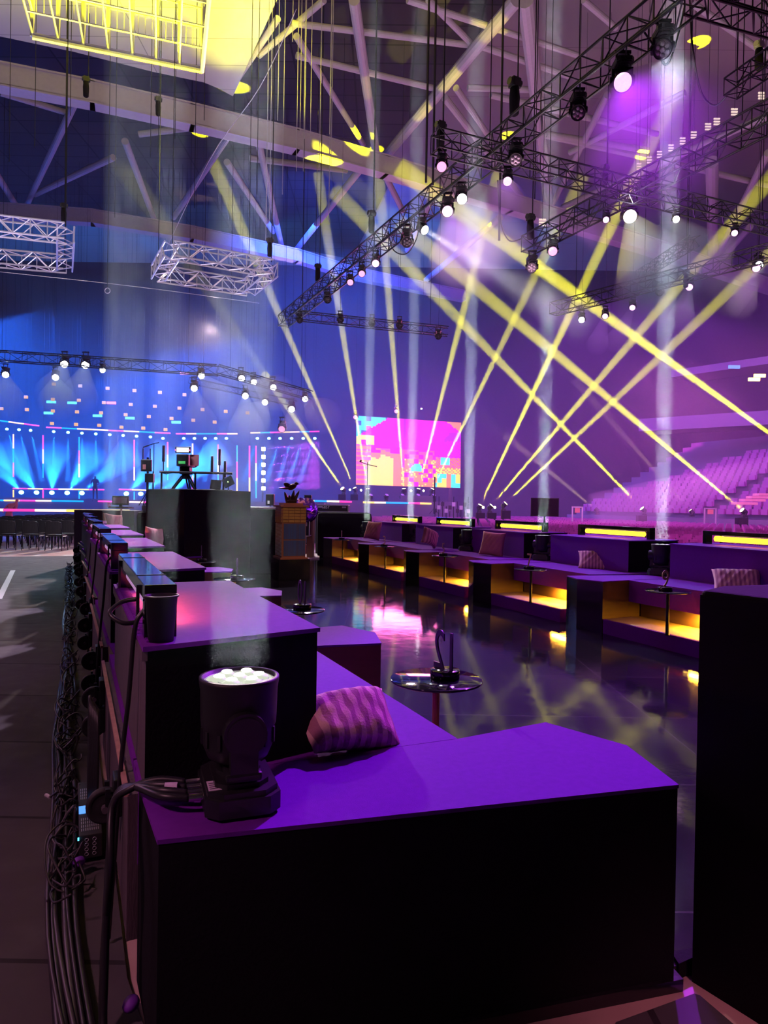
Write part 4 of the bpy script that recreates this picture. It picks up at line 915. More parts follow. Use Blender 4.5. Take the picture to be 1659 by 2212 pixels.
for i, (x, y, lb) in enumerate([(768, 898, 'bright pink-white lamp over the left corner of the big screen'), (856, 886, 'bright pink lamp above the middle of the big screen'), (910, 888, 'tiny white lamp above the right part of the big screen')]):
    p = at(x, y, 50); mhead(lb, p+Vector((0, 0, .3)), -1, (0, -1, -.5), pink_s if i < 2 else white_s, [1.5, 1.4, .5][i])
truss(at(-60, 765, 36), at(470, 800, 36), .5, .5, .9, 'dark truss above the white spotlight bank on the left', darksteel); truss(at(470, 798, 36), at(672, 855, 38), .45, .45, .7, 'dark truss sloping down to the right above the stage', darksteel)
truss(at(410, 822, 42), at(640, 872, 42), .35, .35, .6, 'second dark truss sloping behind the white spotlights', darksteel)
for i, (x, y, c_) in enumerate([(104, 892, cyan_s), (210, 898, cyan_s), (280, 903, cyan_s), (380, 912, cyan_s), (110, 868, cyan_s), (155, 870, cyan_s), (240, 870, red_s), (398, 806, pink_s)]):
    p = at(x, y, 47); mb = MB().box(p.x-.3, p.x+.3, p.y, p.y+.1, p.z-.08, p.z+.08); mb.mi = 1; mb.cyl((p.x, p.y+.05, p.z), (p.x, p.y+.05, 23.70), .005, 4); tag(mb.build('status_screen', [c_, darksteel]), 'tiny %s status screen hanging among the amber lamps, %s from the left' % ('cyan' if c_ is cyan_s else ('red' if c_ is red_s else 'pink'), ORD[[3, 4, 5, 6, 0, 1, 2, 7][i]]), 'screen')
# bright cubes on the roof edge at upper right
for i, (x, y) in enumerate([(1381, 359), (1403, 345), (1425, 333), (1450, 319), (1475, 304), (1499, 291), (1530, 273), (1549, 262), (1587, 241), (1646, 206), (1172, 480)]):
    t = thing('louvre_light', 'pale three-slatted light upper right, %s' % ('alone left of the stepped row' if i == 10 else ORD[i]+' from the lower left in the stepped row'), 'wall light', at(x, y, 26), group='slatted lights on the upper right')
    q = at(x, y-6, 26); MB().cyl(q, (q.x, q.y+.02, 23.70), .008, 4).build('hanger', darksteel, t, True)
    for k in range(3):
        q = at(x, y-6+6*k, 26); s_ = .8+.5*(i/10); MB().box(q.x-.10*s_, q.x+.10*s_, q.y, q.y+.04, q.z-.022*s_, q.z+.022*s_).build('slat', em('pale_slat', (1, .75, .65), .9) if (i, k) == (0, 0) else bpy.data.materials['pale_slat'], t, True)
#PART4
# ------------------------------------------------------------------ centre: statue column, risers, camera platform, cases
rz = math.radians(23.5); base = pl(622, 1254, 0); base = Vector((base.x, base.y+.28, 0))
t = thing('award_column', 'tall tiled display column with gold and blue panels on a black base', 'column', base, rz)
MB().box(-.31, .31, -.31, .31, 0, .41, .006).build('black_base', gloss, t)
MB().box(-.275, .275, -.275, .275, .41, .445).build('foot_plate', copper, t)
mb = MB(); mb.box(-.24, .24, -.24, .24, .445, 1.42); mb.build('core', copper, t)
MB().box(-.205, .225, -.25, -.235, .475, .775).build('blue_panel', bluet, t); MB().box(-.205, .225, -.25, -.235, .80, 1.10).build('blue_panel', bluet, t)
def tiles(nx, x0, x1, z0, z1, nz, face):
    mb = MB()
    for i in range(nx):
        for j in range(nz):
            a0 = x0+(x1-x0)*i/nx+.004; a1 = x0+(x1-x0)*(i+1)/nx-.004; b0 = z0+(z1-z0)*j/nz+.004; b1 = z0+(z1-z0)*(j+1)/nz-.004
            if face == 'f': mb.box(a0, a1, -.256, -.238, b0, b1, .004)
            else: mb.box(-.256, -.238, a0, a1, b0, b1, .004)
    return mb
gold = M_('gold_tile_plain', (.60, .32, .08), .35, .3, noise=.15)
tiles(4, -.235, .235, 1.12, 1.415, 5, 'f').build('gold_tiles', gold, t); tiles(4, -.235, .235, 1.12, 1.415, 5, 's').build('gold_tiles', gold, t)
for c_ in range(4):
    mb = MB()
    for j in range(26): mb.box(-.255, -.238, -.215+c_*.11, -.215+c_*.11+.085, .48+j*.024, .48+j*.024+.011)
    mb.build('slat_column', whitep, t)
MB().box(-.285, .285, -.285, .285, 1.42, 1.455).build('cap_plate', copper, t); MB().box(-.19, .19, -.19, .19, 1.455, 1.50).build('upper_plate', copper, t)
zt = 1.50; top = base+Vector((0, 0, zt))
t = thing('bird_statuette', 'dark statuette of a bird perched on upright fingers atop the column', 'statuette', top, rz)
mb = MB()
for a, h, lean, b in ((-.09, .22, -.03, .030), (-.03, .16, 0, .035), (.03, .26, .02, .032), (.09, .25, .05, .028)):
    mb.tube([(a*.6, 0, 0), (a, 0, h*.4), (a+lean, 0, h*.8), (a+lean*1.5, 0, h)], [b*1.6, b*1.3, b*.8, b*.2], 8)
mb.box(-.10, .10, -.06, .06, 0, .06, .02); mb.build('finger_stand', bronze, t)
mb = MB(); mb.sph((.02, 0, .32), (.10, .05, .055), 14, Matrix.Rotation(-.5, 4, 'Y')); mb.sph((.10, 0, .385), (.04, .034, .036), 12); mb.cyl((.13, 0, .385), (.175, 0, .375), .013, 8, .002)
mb.tube([(-.04, 0, .30), (-.14, 0, .285), (-.25, 0, .29)], [.035, .02, .006], 8); mb.prism([(-.02, -.045), (.06, -.05), (-.10, -.06)], .31, .33); mb.sph((-.06, .03, .34), (.10, .012, .05), 10, Matrix.Rotation(.5, 4, 'Y')); mb.build('bird', bronze, t)
# big black riser in front of the camera platform
a = pl(396, 1289, 0); b = pl(539, 1272, 0)
d = (b-a); yaw = math.atan2(d.y, d.x)
tag(MB().box(0, d.length, 0, 1.0, 0, 1.69, .01, M=Matrix.Translation(a) @ Matrix.Rotation(yaw, 4, 'Z')).build('masking_flat', cloth), 'tall black masking box in the centre left, in front of the camera platform', 'box')
def block(px0, px1, ytop, Y, dep, m, nm, label, cat, z0=-.0, yaw_=0, ybot=None, bev=.01):
    a = at(px0, ytop, Y); b = at(px1, ytop, Y); z1 = a.z
    if ybot: z0 = at(px0, ybot, Y).z
    return tag(MB().box(a.x, b.x, Y, Y+dep, z0, z1, bev).build(nm, m), label, cat)
block(292, 392, 1104, 14, .8, cloth, 'black_counter', 'black counter with rounded corner left of the tall masking box', 'counter', bev=.12)
block(160, 290, 1101, 16, .8, stagem, 'grey_cabinet', 'grey cabinet with the word LIVE behind the left sofas', 'cabinet')
q = at(247, 1132, 15.97); text('LIVE', 'lettering', .16, .003, whitep, Matrix.Translation(q) @ Matrix.Rotation(math.pi/2, 4, 'X'), None); [tag(o, 'white word LIVE on the grey cabinet', 'lettering') for o in COL.objects if o.name == 'lettering']
block(541, 596, 1099, 14.6, .7, cloth, 'black_counter', 'black counter between the tall masking box and the tiled column', 'counter')
block(684, 803, 1106, 19.5, .6, cloth, 'rounded_screen_panel', 'black panel with rounded top corners behind the first right sofa', 'panel', bev=.14)
block(560, 700, 1095, 26, .5, stagem, 'equipment_table', 'long dark equipment table far behind the column', 'table')
# camera platform: tripod camera, stands, monitors
block(306, 560, 1092, 16.6, 3.4, stagem, 'camera_platform', 'grey camera platform behind the black counters', 'platform')
pz = at(400, 1092, 17).z
def camera_rig(px, py, Y, s, label, leg_px):
    p = at(px, py, Y); t = thing('broadcast_camera', label, 'camera', p)
    mb = MB(); mb.box(-.11*s, .11*s, -.30*s, .25*s, -.12*s, .12*s, .02*s); mb.box(-.13*s, -.09*s, -.2*s, .1*s, -.08*s, .10*s); mb.build('body', plast, t)
    MB().cyl((0, .25*s, 0), (0, .55*s, 0), .09*s, 16, .11*s).build('lens', plast, t)
    mb = MB(); mb.box(-.15*s, .15*s, -.24*s, -.20*s, .14*s, .27*s, .01*s); mb.build('viewfinder', plast, t); MB().box(-.12*s, .12*s, -.246*s, -.24*s, .16*s, .25*s).build('viewfinder_screen', em('vf_glow', (.7, .75, 1), 1.6), t)
    MB().box(-.06*s, .07*s, -.31*s, -.30*s, -.07*s, -.02*s).build('green_display', em('green_glow', (.1, .9, .2), .5), t)
    for k in (-1, 1): MB().box(k*.14*s-.01, k*.14*s+.01, -.26*s, -.25*s, .19*s, .21*s).build('tally_light', red_s, t)
    mb = MB(); mb.box(-.10*s, .10*s, -.12*s, .12*s, -.27*s, -.12*s, .02*s); mb.cyl((0, 0, -.36*s), (0, 0, -.27*s), .08*s, 12); mb.build('pan_head', darksteel, t)
    for k in (-1, 1): MB().tube([(k*.08*s, -.05*s, -.2*s), (k*.25*s, -.45*s, -.28*s), (k*.28*s, -.6*s, -.27*s)], .012*s, 6).build('pan_handle', darksteel, t)
    fz_ = (pz if leg_px > 0 else 0)-p.z
    for k in range(3):
        an = math.radians(90+120*k); mb = MB(); 
        for o_ in (-.03, .03): mb.tube([(math.cos(an)*.06*s+o_, math.sin(an)*.06*s, -.3*s), (math.cos(an)*.5*s+o_*.5, math.sin(an)*.5*s, fz_)], .018*s, 6)
        mb.build('leg', darksteel, t)
    MB().box(.12*s, .30*s, -.2, -.19, -.10*s, .12*s, .005).build('hanging_tag', pink1, t)
    return t
camera_rig(402, 996, 17.4, 1.25, 'big broadcast camera on a tall tripod standing on the platform', 1)
def pole(px, y0, y1, Y, r=.02, base=True, extra=None, label='', nm='light_stand', cat='stand'):
    a = at(px, y1, Y); b = at(px, y0, Y); t = thing(nm, label, cat, (a.x, a.y, a.z))
    MB().cyl((0, 0, 0), (0, 0, b.z-a.z), r, 8).build('pole', darksteel, t)
    if base:
        for k in range(3):
            an = math.radians(30+120*k); MB().tube([(0, 0, .35), (.3*math.cos(an), .3*math.sin(an), 0)], .012, 5).build('leg', darksteel, t)
    if extra: extra(t, b.z-a.z)
    return t
def rx(t, h):
    mb = MB(); mb.box(-.16, .10, -.05, .05, h-.35, h-.05, .02); mb.box(-.05, .16, -.06, .06, h-.62, h-.4, .01); mb.build('receiver', plast, t)
    for k in (-.12, .06): MB().cyl((k, 0, h-.05), (k, 0, h+.22), .014, 6).build('antenna', darksteel, t)
    MB().box(-.10, -.02, -.07, -.06, h-.3, h-.18).build('label', pink1, t)
pole(318, 988, 1092, 17.2, .03, extra=rx, label='stand with antenna receivers left of the camera platform', nm='antenna_stand')
pole(330, 1018, 1092, 17.4, .02, label='thin stand right of the antenna stand')
def boom(t, h): MB().tube([(-.14, 0, h-.05), (.0, 0, h), (.14, 0, h+.03)], .014, 6).build('boom_arm', darksteel, t); MB().cyl((-.30, 0, h-.11), (-.14, 0, h-.05), .018, 8).build('microphone', plast, t)
pole(331, 958, 1092, 19, .012, extra=boom, label='tall microphone boom stand at the left of the camera platform', nm='microphone_stand')
def ant(t, h): MB().box(-.03, .03, -.03, .03, h-.4, h, .01).build('antenna_head', plast, t)
for i, (x, y0, lb) in enumerate([(353, 962, 'slim antenna pole left of the broadcast camera'), (474, 970, 'tallest antenna pole right of the broadcast camera'), (458, 985, 'short antenna pole with a bracket right of the camera'), (486, 996, 'short angled antenna pole at the right end of the rail')]):
    pole(x, y0, 1022, 17, .014, False, ant, lb, 'antenna_pole', 'antenna')
t = thing('platform_rail', 'black handrail around the camera platform', 'rail', at(347, 1020, 16.95))
a = at(345, 1019, 16.95); b = at(502, 1023, 16.95); MB().cyl(a, b, .03, 8).build('top_rail', darksteel, t, True)
for x in (349, 422, 483): q = at(x, 1021, 16.95); MB().cyl(q, (q.x, q.y, pz), .025, 8).build('post', darksteel, t, True)
a = at(345, 1057, 16.95); b = at(502, 1059, 16.95); MB().cyl(a, b, .015, 8).build('lower_rail', darksteel, t, True)
for x, y, r_, lb in ((466, 1047, .05, 'dark teleprompter-like monitor on the camera platform, left of two'), (493, 1041, -.5, 'small tilted monitor with a tiny green light, right of two')):
    q = at(x, y, 16.9); t = thing('monitor', lb, 'monitor', q); mb = MB(); mb.box(-.13, .13, -.02, .02, -.12, .12, .01, M=Matrix.Rotation(r_, 4, 'Y') @ Matrix.Rotation(-.3, 4, 'X')); mb.build('screen', panel_off, t); MB().cyl((0, .03, -.1), (0, .03, pz-q.z), .012, 6).build('arm', darksteel, t)
    if r_ < 0: MB().sph((0, -.035, 0), .012, 6).build('status_light', em('green_led', (.5, 1, .2), 6), t)
def monitor(px0, px1, y0, y1, Y, label, m, ybase=None):
    a = at(px0, y0, Y); b = at(px1, y1, Y); cx = (a.x+b.x)/2; t = thing('monitor', label, 'monitor', (cx, Y, b.z))
    h = a.z-b.z; w2 = (b.x-a.x)/2; MB().box(-w2, w2, 0, .06, 0, h, .008).build('bezel', plast, t); MB().box(-w2+.03, w2-.03, -.006, .0, .03, h-.03).build('screen', m, t)
    zb = (at(px0, ybase, Y).z if ybase else 0)-b.z; MB().box(-.03, .03, .02, .05, zb, 0).build('neck', darksteel, t); MB().box(-.2, .2, -.1, .16, zb, zb+.02).build('foot', darksteel, t); return t
monitor(242, 277, 1071, 1091, 14.8, 'lilac flat monitor on a small table left of the camera platform', magscr, 1096)
t = thing('monitor_table', 'slim table with one pole leg carrying the lilac monitor', 'table', (at(258, 1096, 14.8).x, 14.9, 0)); hz_ = at(258, 1096, 14.8).z
MB().box(-.22, .22, -.15, .15, hz_-.02, hz_).build('table_top', darksteel, t); MB().cyl((0, 0, 0), (0, 0, hz_-.02), .02, 8).build('pole', alu, t); MB().cyl((0, 0, 0), (0, 0, .02), .16, 16).build('foot', darksteel, t)
for k in range(3): q = at(236, 1088+3.2*k, 14.8); tag(MB().cyl(q, q+Vector((0, 0, .02)), .045-.005*k, 10).build('red_tape_roll', redm), 'red tape roll beside the lilac monitor, %s from the top' % ORD[k], 'tape roll')
monitor(1147, 1207, 1075, 1116, 24, 'black flat monitor on a stand behind the right sofas', panel_off)
# flight case, foil ball, speakers, carts
def flight(px0, px1, y0, y1, Y, label, txt=None, legz=None):
    a = at(px0, y0, Y); b = at(px1, y1, Y); w_ = b.x-a.x; h = a.z-b.z; t = thing('flight_case', label, 'flight case', (a.x, Y, b.z)); 
    MB().box(0, w_, 0, .6, 0, h, .01).build('body', panel_off, t)
    mb = MB()
    for x in (0, w_):
        for y in (0, .6): mb.cyl((x, y, 0), (x, y, h), .018, 6)
    for z_ in (0, h):
        mb.cyl((0, 0, z_), (w_, 0, z_), .016, 6); mb.cyl((0, .6, z_), (w_, .6, z_), .016, 6); mb.cyl((0, 0, z_), (0, .6, z_), .016, 6); mb.cyl((w_, 0, z_), (w_, .6, z_), .016, 6)
    mb.build('metal_edge', alu, t)
    for x in (.12, w_-.12): MB().box(x-.06, x+.06, -.02, 0, h*.6, h*.85, .004).build('latch', alu, t)
    if txt: text(txt, 'stencil_number', .11, .002, whitep, Matrix.Translation((w_*.3, -.004, h*.5)) @ Matrix.Rotation(math.pi/2, 4, 'X'), t)
    return t, a, b
t, a, b = flight(683, 752, 1091, 1106, 20.4, 'black flight case with pinkish metal edges and the number 6857', '6857')
MB().box(0, b.x-a.x, 0, .6, -b.z, -.02).build('lower_case', panel_off, t)
t, a, b = flight(642, 668, 1122, 1158, 18.5, 'small dark flight case under the crumpled purple foil'); 
for x, lb in ((655, 'upright grey case beside the small flight case'),):
    block(663, 676, 1120, 18.9, .5, M_('brass_case', (.30, .20, .10), .45), 'equipment_rack', 'narrow brownish rack lit yellow right of the purple foil', 'rack')
q = at(656, 1105, 18.6)
bmx = MB(); bmx.sph(q, (.38, .3, .33), 22); o = bmx.build('foil_cover', foil); tag(o, 'crumpled shiny purple foil cover on the cases right of the column', 'foil')
rr = random.Random(2)
for v in o.data.vertices: v.co *= 1+rr.uniform(-.10, .10)
for i, (x, y, Y) in enumerate([(644, 1166, 17.6), (656, 1170, 17.4), (668, 1165, 17.8)]):
    q = pl(x, y+26, 0); tag(MB().box(q.x-.1, q.x+.1, q.y-.08, q.y+.08, 0, .28, .02).build('tool_bag', [cloth, M_('pink_bag', (.5, .12, .25), .7), cloth][i]), ['black bag on the floor right of the column', 'pink bag on the floor between two black bags', 'black bag beside the first right ottoman'][i], 'bag')
for px0, px1, y0, y1, lb in ((657, 672, 1069, 1096, 'black loudspeaker on a pole right of the column'), (574, 591, 1067, 1092, 'black loudspeaker with a white sticker left of the column')):
    a = at(px0, y0, 22); b = at(px1, y1, 22); t = thing('loudspeaker', lb, 'loudspeaker', ((a.x+b.x)/2, 22, b.z)); w2 = (b.x-a.x)/2
    MB().box(-w2, w2, 0, .25, 0, a.z-b.z, .015).build('cabinet', plast, t); MB().box(-w2+.02, w2-.02, -.008, 0, .03, a.z-b.z-.03).build('grille', panel_off, t); MB().cyl((0, .12, -b.z), (0, .12, 0), .02, 8).build('pole', darksteel, t)
    if px0 < 600: MB().box(-w2*.5, 0, -.012, -.008, .05, .15).build('sticker', whitep, t)
pole(791, 998, 1188, 22, .015, extra=lambda t, h: (MB().tube([(-.22, 0, h), (.0, 0, h-.08), (.30, 0, h-.14)], .014, 6).build('crossbar', darksteel, t), MB().cyl((-.25, 0, h+.0), (-.2, 0, h+.06), .03, 8).build('microphone', plast, t)), label='slim microphone stand with crossbar in front of the big screen', nm='microphone_stand')
pole(938, 1030, 1110, 40, .04, extra=ant, label='small stand in front of the right corner of the screen')
# orange case by the left tables
q = at(409, 1168, 12.6); t = thing('orange_box', 'orange-fronted box standing behind the left tables', 'box', (q.x, 12.6, 0)); w_ = .15
MB().box(-.16, .16, 0, .3, .1, q.z, .006).build('frame', brown, t); MB().box(-.145, .145, -.012, 0, .12, q.z-.04, .004).build('orange_front', orange, t)
for x in (-.14, .14): MB().box(x-.015, x+.015, .0, .03, 0, .1).build('leg', copper, t)
# pale raised strip on the floor right of the column and left of it
tag(MB().prism([tuple(pl(*q, 0))[:2] for q in ((640, 1200), (690, 1197), (690, 1208), (636, 1210))], 0, .03).build('floor_plate', pinkfl), 'pale floor plate right of the column', 'floor plate')
tag(MB().prism([tuple(pl(*q, 0))[:2] for q in ((540, 1192), (575, 1196), (592, 1200), (556, 1200))], 0, .02).build('floor_plate', pinkfl), 'small pale floor plate left of the column', 'floor plate')
# little goals / sign frames and a table by the grandstand
for i, (x0, x1, y0, y1) in enumerate([(1237, 1258, 1094, 1110), (1523, 1547, 1097, 1117)]):
    a = at(x0, y0, 36); b = at(x1, y1, 36); t = thing('sign_frame', 'small white gate frame with a pink sign, %s' % ['left of the faint beam', 'right under the grandstand'][i], 'sign', ((a.x+b.x)/2, 36, 0)); w2 = (b.x-a.x)/2
    for s in (-1, 1): MB().box(s*w2-.03, s*w2+.03, 0, .05, 0, a.z).build('post', alu, t)
    MB().box(-w2, w2, 0, .05, a.z-.06, a.z).build('crossbar', alu, t); MB().box(-w2*.5, w2*.5, .0, .03, a.z-.32, a.z-.08).build('sign', em('pink_sign', (1, .1, .25), .6), t)
# desk and gear under the big screen
block(865, 935, 1070, 46.2, 1.5, stagem, 'control_desk', 'grey control desk on the side stage under the screen', 'desk', z0=1.75)
for i in range(5):
    x = 800+34*i; mhead('small moving head on the side stage edge, %s from the left' % ORD[i], at(x, 1082, 46.4), 1, (.3, -.5, .8), alu, 1.2)
for i in range(10):
    x = 940+8*i; q = at(x, 1092, 43); t = thing('gear_stand', 'small stand with gear right of the control desk, %s from the left' % ORD[i], 'stand', (q.x, q.y, -.04), group='stands right of the control desk'); MB().cyl((0, 0, 0), (0, 0, 1.2+.3*((i*7) % 4)), .03, 6).build('pole', darksteel, t); MB().box(-.1, .1, -.05, .05, 1.1+.2*(i % 3), 1.35+.2*(i % 3)).build('gear', alu if i % 2 else plast, t)
# people far away by the stage
def person(px, py, Y, label, shirt, h=1.7, bend=0):
    p = at(px, py, Y); sc = h/1.75
    me = bpy.data.meshes.new('person'); V = [(0, 0, .95), (0, .0, 1.15), (bend*.15, 0, 1.4), (bend*.3, 0, 1.5), (bend*.35, 0, 1.66), (-.1, 0, .9), (-.11, .03, .5), (-.12, 0, .06), (.1, 0, .9), (.11, .06, .5), (.14, 0, .06), (-.19+bend*.15, 0, 1.4), (-.25, -.05, 1.15), (-.15, -.22, 1.05), (.19+bend*.15, 0, 1.4), (.27, -.05, 1.15), (.2, -.25, 1.1), (-.12, -.12, .03), (.14, -.12, .03)]
    E_ = [(0, 1), (1, 2), (2, 3), (3, 4), (0, 5), (5, 6), (6, 7), (0, 8), (8, 9), (9, 10), (2, 11), (11, 12), (12, 13), (2, 14), (14, 15), (15, 16), (7, 17), (10, 18)]
    me.from_pydata([tuple(c*sc for c in v) for v in V], E_, []); o = bpy.data.objects.new('person', me); COL.objects.link(o); o.location = (p.x, p.y, p.z); me.materials.append(shirt)
    sk = o.modifiers.new('skin', 'SKIN'); R = [.15, .13, .15, .06, .10, .10, .07, .05, .10, .07, .05, .07, .05, .035, .07, .05, .035, .04, .04]
    for v, r in zip(me.skin_vertices[0].data, R): v.radius = (r*sc, r*sc*.8)
    me.skin_vertices[0].data[0].use_root = True; sb_ = o.modifiers.new('subsurf', 'SUBSURF'); sb_.levels = 1; sb_.render_levels = 1
    return tag(o, label, 'person')
person(205, 1083, 43.2+.9, 'far person in dark clothes standing on the stage edge behind the monitor', M_('dark_clothes', (.05, .04, .06), .8))
pp = person(20, 1120, 28, 'person with a pink top bent forward behind the chairs at the left edge', M_('pink_top', (.7, .15, .3), .8), 1.6, 1)
pp.location.z = -.04
#PART5
# ------------------------------------------------------------------ cables, power supply, hanging wires, haze
def cable(pts, r, m, label, name='cable', cat='cable', group=None, kind=None):
    ps = [Vector(p) for p in pts]; out = []
    for i in range(len(ps)-1):
        p0, p1, p2, p3 = ps[max(i-1, 0)], ps[i], ps[i+1], ps[min(i+2, len(ps)-1)]
        for k in range(6):
            t = k/6; out.append(.5*((2*p1)+(p2-p0)*t+(2*p0-5*p1+4*p2-p3)*t*t+(3*p1-p0-3*p2+p3)*t**3))
    out.append(ps[-1]); return tag(MB().tube(out, r, 7).build(name, m), label, cat, group, kind)
cabm = M_('black_cable', (.02, .018, .022), .4); cabg = M_('grey_cable', (.05, .04, .05), .4)
h0 = HL+Vector((-.17, -.01, .055))
offs = [(0, 0), (.01, -.04), (-.01, -.08), (.02, -.12)]
LMi = LMs[0]
lampM = Matrix.Translation(HL) @ Matrix.Rotation(math.radians(20), 4, 'Z')
for k in range(4):
    yy = -.06+.04*k; a = lampM @ Vector((-.145, yy, .05)); b = a+Vector((-.08, .0, .005)); c = lp(-.80-.02*k, -1.53-.004*k, .60); 
    cable([a, b, a.lerp(c, .75)+Vector((0, 0, .035)), c, lp(-.88-.02*k, -1.55, .45), lp(-.92+.02*k, -1.56, .15), lp(-1.0, -1.56, .0), lp(-1.3, -1.52+.01*k, -.01)], .011, cabm, 'thick black cable from the foreground moving head over the ottoman edge, %s of four' % ORD[k], group='cables of the foreground lamp')
tagm = lampM @ Vector((-.19, .02, .054)); t = thing('cable_tag', 'white tag lettered BAS on the lamp cables', 'tag', tagm, math.radians(10))
MB().cyl((-.015, 0, 0), (.02, 0, 0), .0145, 16).build('sleeve', label_m, t); text('BAS', 'lettering', .018, .0004, ink, Matrix.Translation((.0025, -.0150, -.006)) @ Matrix.Rotation(math.pi/2, 4, 'X'), t)
for k, M in enumerate(LMs):
    w_ = [M @ Vector(v) for v in ((-1.40, -.60, 1.17), (-1.445, -.62, 1.13), (-1.468, -.62, 1.07), (-1.482, -.60, .85), (-1.50, -.56, .62), (-1.515, -.52, .3), (-1.53, -.5, 0))]
    cable(w_, .008, cabm, 'black cable running down the back from the light bar of the %s left sofa' % NAMEL[k], group='light bar cables')
t_ = [LMs[0] @ Vector(v) for v in ((-1.45, -.50, 1.16), (-1.50, -.49, 1.15), (-1.54, -.53, 1.12), (-1.50, -.56, 1.09), (-1.45, -.55, 1.09))]
cable(t_, .008, cabm, 'black cable loop at the near end of the nearest light bar', 'cable_loop')
rc = random.Random(12)
for k in range(6):
    for part in range(3):
        vs_ = []; mb = MB()
        a_c = k*2.383 + [-.1, .55, 1.5][part]; n_ = 9 if k < 1 else 4
        for j in range(n_):
            pts = []; A0 = a_c+rc.uniform(-.35, .2); bb = -1.67-.006*k-.03*(k > 3); ph = rc.uniform(0, 6.28); rad = rc.uniform(.04, .13)
            for q in range(9):
                an = ph+q*.8
                pts.append(lp(A0+q*.04+rad*math.cos(an), bb+.6*rad*math.sin(an)-.0+rc.uniform(-.008, .008), .01+.03*abs(math.sin(an*1.3+j))+.09*max(0, math.sin(an+j))))
            sm = []
            for q in range(len(pts)-1):
                p0, p1, p2, p3 = pts[max(q-1, 0)], pts[q], pts[q+1], pts[min(q+2, 8)]
                for z_ in range(4):
                    t = z_/4; sm.append(.5*((2*p1)+(p2-p0)*t+(2*p0-5*p1+4*p2-p3)*t*t+(3*p1-p0-3*p2+p3)*t**3))
            mb.tube(sm, rc.choice([.004, .005, .007]), 5)
        o = mb.build('cable_heap', [cabg, cabm, cabg][part]); tag(o, 'tangled heap of thin cables %s of the %s left sofa' % (['behind the near end', 'behind the middle', 'behind the far end'][part], NAMEL[k]), 'cables', kind='stuff')
for j in range(7):
    b0 = -1.66-.012*j; pts = [lp(-1.5+1.1*i+rc.uniform(-.1, .1), b0+rc.uniform(-.035, .035)-(.10 if i == 0 else 0)*-1, .005+.01*(j % 3)) for i in range(14)]
    cable(pts, [.012, .009, .007][j % 3], [cabm, cabg][j % 2], 'long cable lying along the carpet edge, %s strand from the sofas' % ORD[j], group='long floor cables')
# coiled black cable hanging on the base
mb = MB(); cc = lp(.38, -1.545, .34)
for j in range(9):
    Mx = Matrix.Rotation(math.atan2(nL.y, nL.x), 4, 'Z') @ Matrix.Rotation(math.pi/2, 4, 'Y') @ Matrix.Diagonal((1.55, .55, 1, 1)); mb.tor(cc+nL*(-.004*j)+uL*(.008*j), .13+.004*j, .007, Mx, 26, 6)
tag(mb.build('coiled_cable', cabm), 'oval coil of black cable hanging on the base of the nearest left sofa', 'cable coil')
# power supply on the floor
pp_ = pl(205, 1730, .1); t = thing('power_supply', 'slotted black power supply box with a blue display among the cables', 'power supply', lp(.40, -1.575, 0), RZL)
MB().box(-.045, .045, -.30, .30, 0, .10, .004).build('case', plast2, t)
mb = MB()
for r_ in range(4):
    for c_ in range(9): mb.box(-.036+c_*.0082, -.0325+c_*.0082, -.26+r_*.035, -.235+r_*.035, .1, .1012)
mb.build('vent_slots', alu, t); mb = MB()
for r_ in range(4):
    for c_ in range(7): mb.box(-.036+c_*.0082, -.0325+c_*.0082, .08+r_*.035, .105+r_*.035, .1, .1012)
mb.build('vent_slots', alu, t); MB().box(-.044, -.016, -.08, -.0, .1, .103).build('display', lcd, t); MB().box(-.05, -.044, -.31, -.30, .085, .095).build('status_light', cyan_s, t)
mb = MB()
for r_ in range(4):
    for c_ in (-.015, .015): mb.tor((c_, -.301, .02+.02*r_), .007, .0015, Matrix.Rotation(math.pi/2, 4, 'X'), 12, 5)
mb.build('sockets', alu, t)
for i, (x, y, z) in enumerate([(170, 1862, .04), (283, 2168, .03), (198, 1500+28, .12)]):
    q = pl(x, y, z); tag(MB().sph(q, (.024, .03, .02), 12).build('purple_connector_cap', purplebag), ['purple cap on the cables in front of the power supply', 'purple cap at the bottom by the pink strip', 'small purple cap below the second castor'][i], 'cap')
q = pl(108, 1722, .03); cable([q, q+Vector((.05, .02, .0)), lp(-.05, -1.72, .04)], .006, cabg, 'grey cable with a white plug end reaching left on the carpet')
tag(MB().cyl(q, q+Vector((-.03, .02, .002)), .009, 8).build('white_plug', whitep), 'white plug end lying on the carpet at far left of the cables', 'plug')
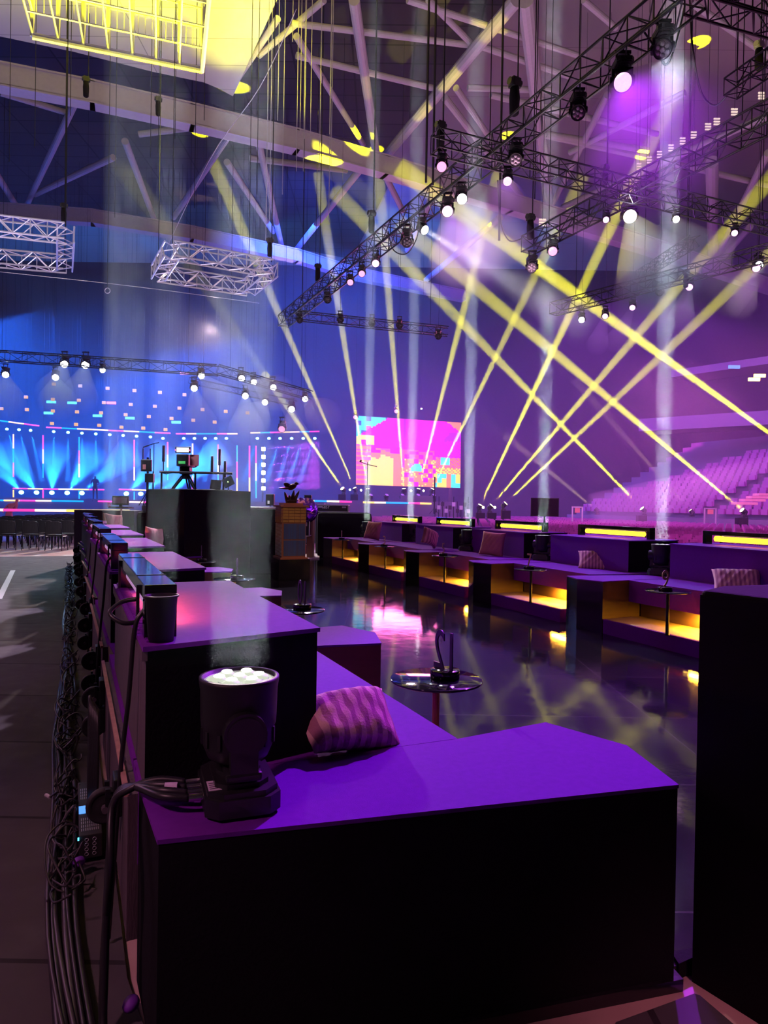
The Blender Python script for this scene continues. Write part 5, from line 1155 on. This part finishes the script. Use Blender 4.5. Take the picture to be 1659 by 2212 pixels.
# hanging wires under the roof
wires = [(75, 10, 320), (152, 200, 250), (236, 0, 120), (325, 100, 340), (342, 0, 330), (378, 0, 300), (441, 180, 260), (632, 0, 90), (645, 45, 70), (648, 100, 290), (658, 130, 300), (690, 0, 360), (712, 50, 290), (640, 320, 370), (655, 315, 370), (610, 360, 420), (600, 130, 260), (590, 130, 350), (582, 330, 480), (574, 420, 520), (670, 180, 320), (715, 280, 360), (710, 390, 480), (806, 0, 450), (935, 0, 400), (920, 120, 395), (1078, 0, 520), (1155, 0, 430), (1150, 420, 465), (232, 510, 625), (248, 330, 470), (420, 340, 450), (140, 340, 450), (20, 200, 350), (555, 300, 420)]
for i, (x, y0, y1) in enumerate(wires):
    thick = x in (935, 1078, 920); Y = 18 if x > 900 else 24; a = at(x, y1, Y); b = at(x, y0, Y)
    b.x = a.x; b.y = a.y
    b.z = 23.70
    tag(MB().cyl(a, b, .03 if thick else .012, 5).build('hanging_wire', cabm if thick else (alu if 560 < x < 720 else darksteel)), '%s wire hanging under the roof, %s from the left' % ('thick black' if thick else 'thin', (lambda r_: ORD[r_] if r_ < 30 else ORD[r_-30]+' beyond thirty,')(sum(1 for j_, q in enumerate(wires) if (q[0], j_) < (x, i)))), 'wire', 'wires hanging from the roof')
for k, (x, y) in enumerate([(232, 628)]): tag(MB().tor(at(x, y, 24), .09, .014, Matrix.Rotation(math.pi/2, 4, 'X')).build('hanging_ring', alu), 'small metal ring hanging on a wire in the blue haze', 'ring')
def sagp(a, m, b, n=9): return [at(*a), at(*m), at(*b)]
for i, (pts, lb) in enumerate([([(1385, 60, 13), (1420, 110, 13), (1438, 140, 13), (1458, 100, 13), (1480, 10, 13)], 'thin slack cable loop under the top of the longest truss'), ([(1490, 0, 14), (1497, 110, 14), (1515, 200, 15), (1545, 228, 15), (1580, 195, 14)], 'long slack cable hanging between the top right trusses'),
    ([(1075, 390, 19), (1082, 480, 20), (1100, 520, 21), (1128, 515, 22)], 'thick cable bundle swinging down to the left end of the right truss'), ([(838, 500, 24), (850, 540, 24), (878, 548, 24), (900, 515, 24), (908, 470, 24)], 'slack cable loop under the middle of the longest truss'),
    ([(640, 20, 20), (560, 190, 22), (450, 350, 25), (330, 600, 30)], 'long thin line running diagonally from the roof to the silver frame'), ([(-20, 585, 24), (300, 620, 26), (560, 655, 28)], 'long thin line crossing behind the silver frames')]):
    cable([at(*p) for p in pts], .02 if i < 4 else .012, cabm if i < 4 else alu, lb, 'slack_cable')
# black line array faint behind, dark balloons of haze
hz = MB(); hz.box(-48, 44, 26, 64, .05, 18.0); o = hz.build('haze', volmat('stage_haze', .005)); tag(o, 'blue and purple stage haze filling the back of the hall', 'haze', kind='stuff')
bpy.context.view_layer.update()
for o in list(COL.objects):
    if o.parent is None and 'label' in o:
        n_ = len(o['label'].split())
        if n_ > 16: print('LONG', n_, o.name, o['label'])
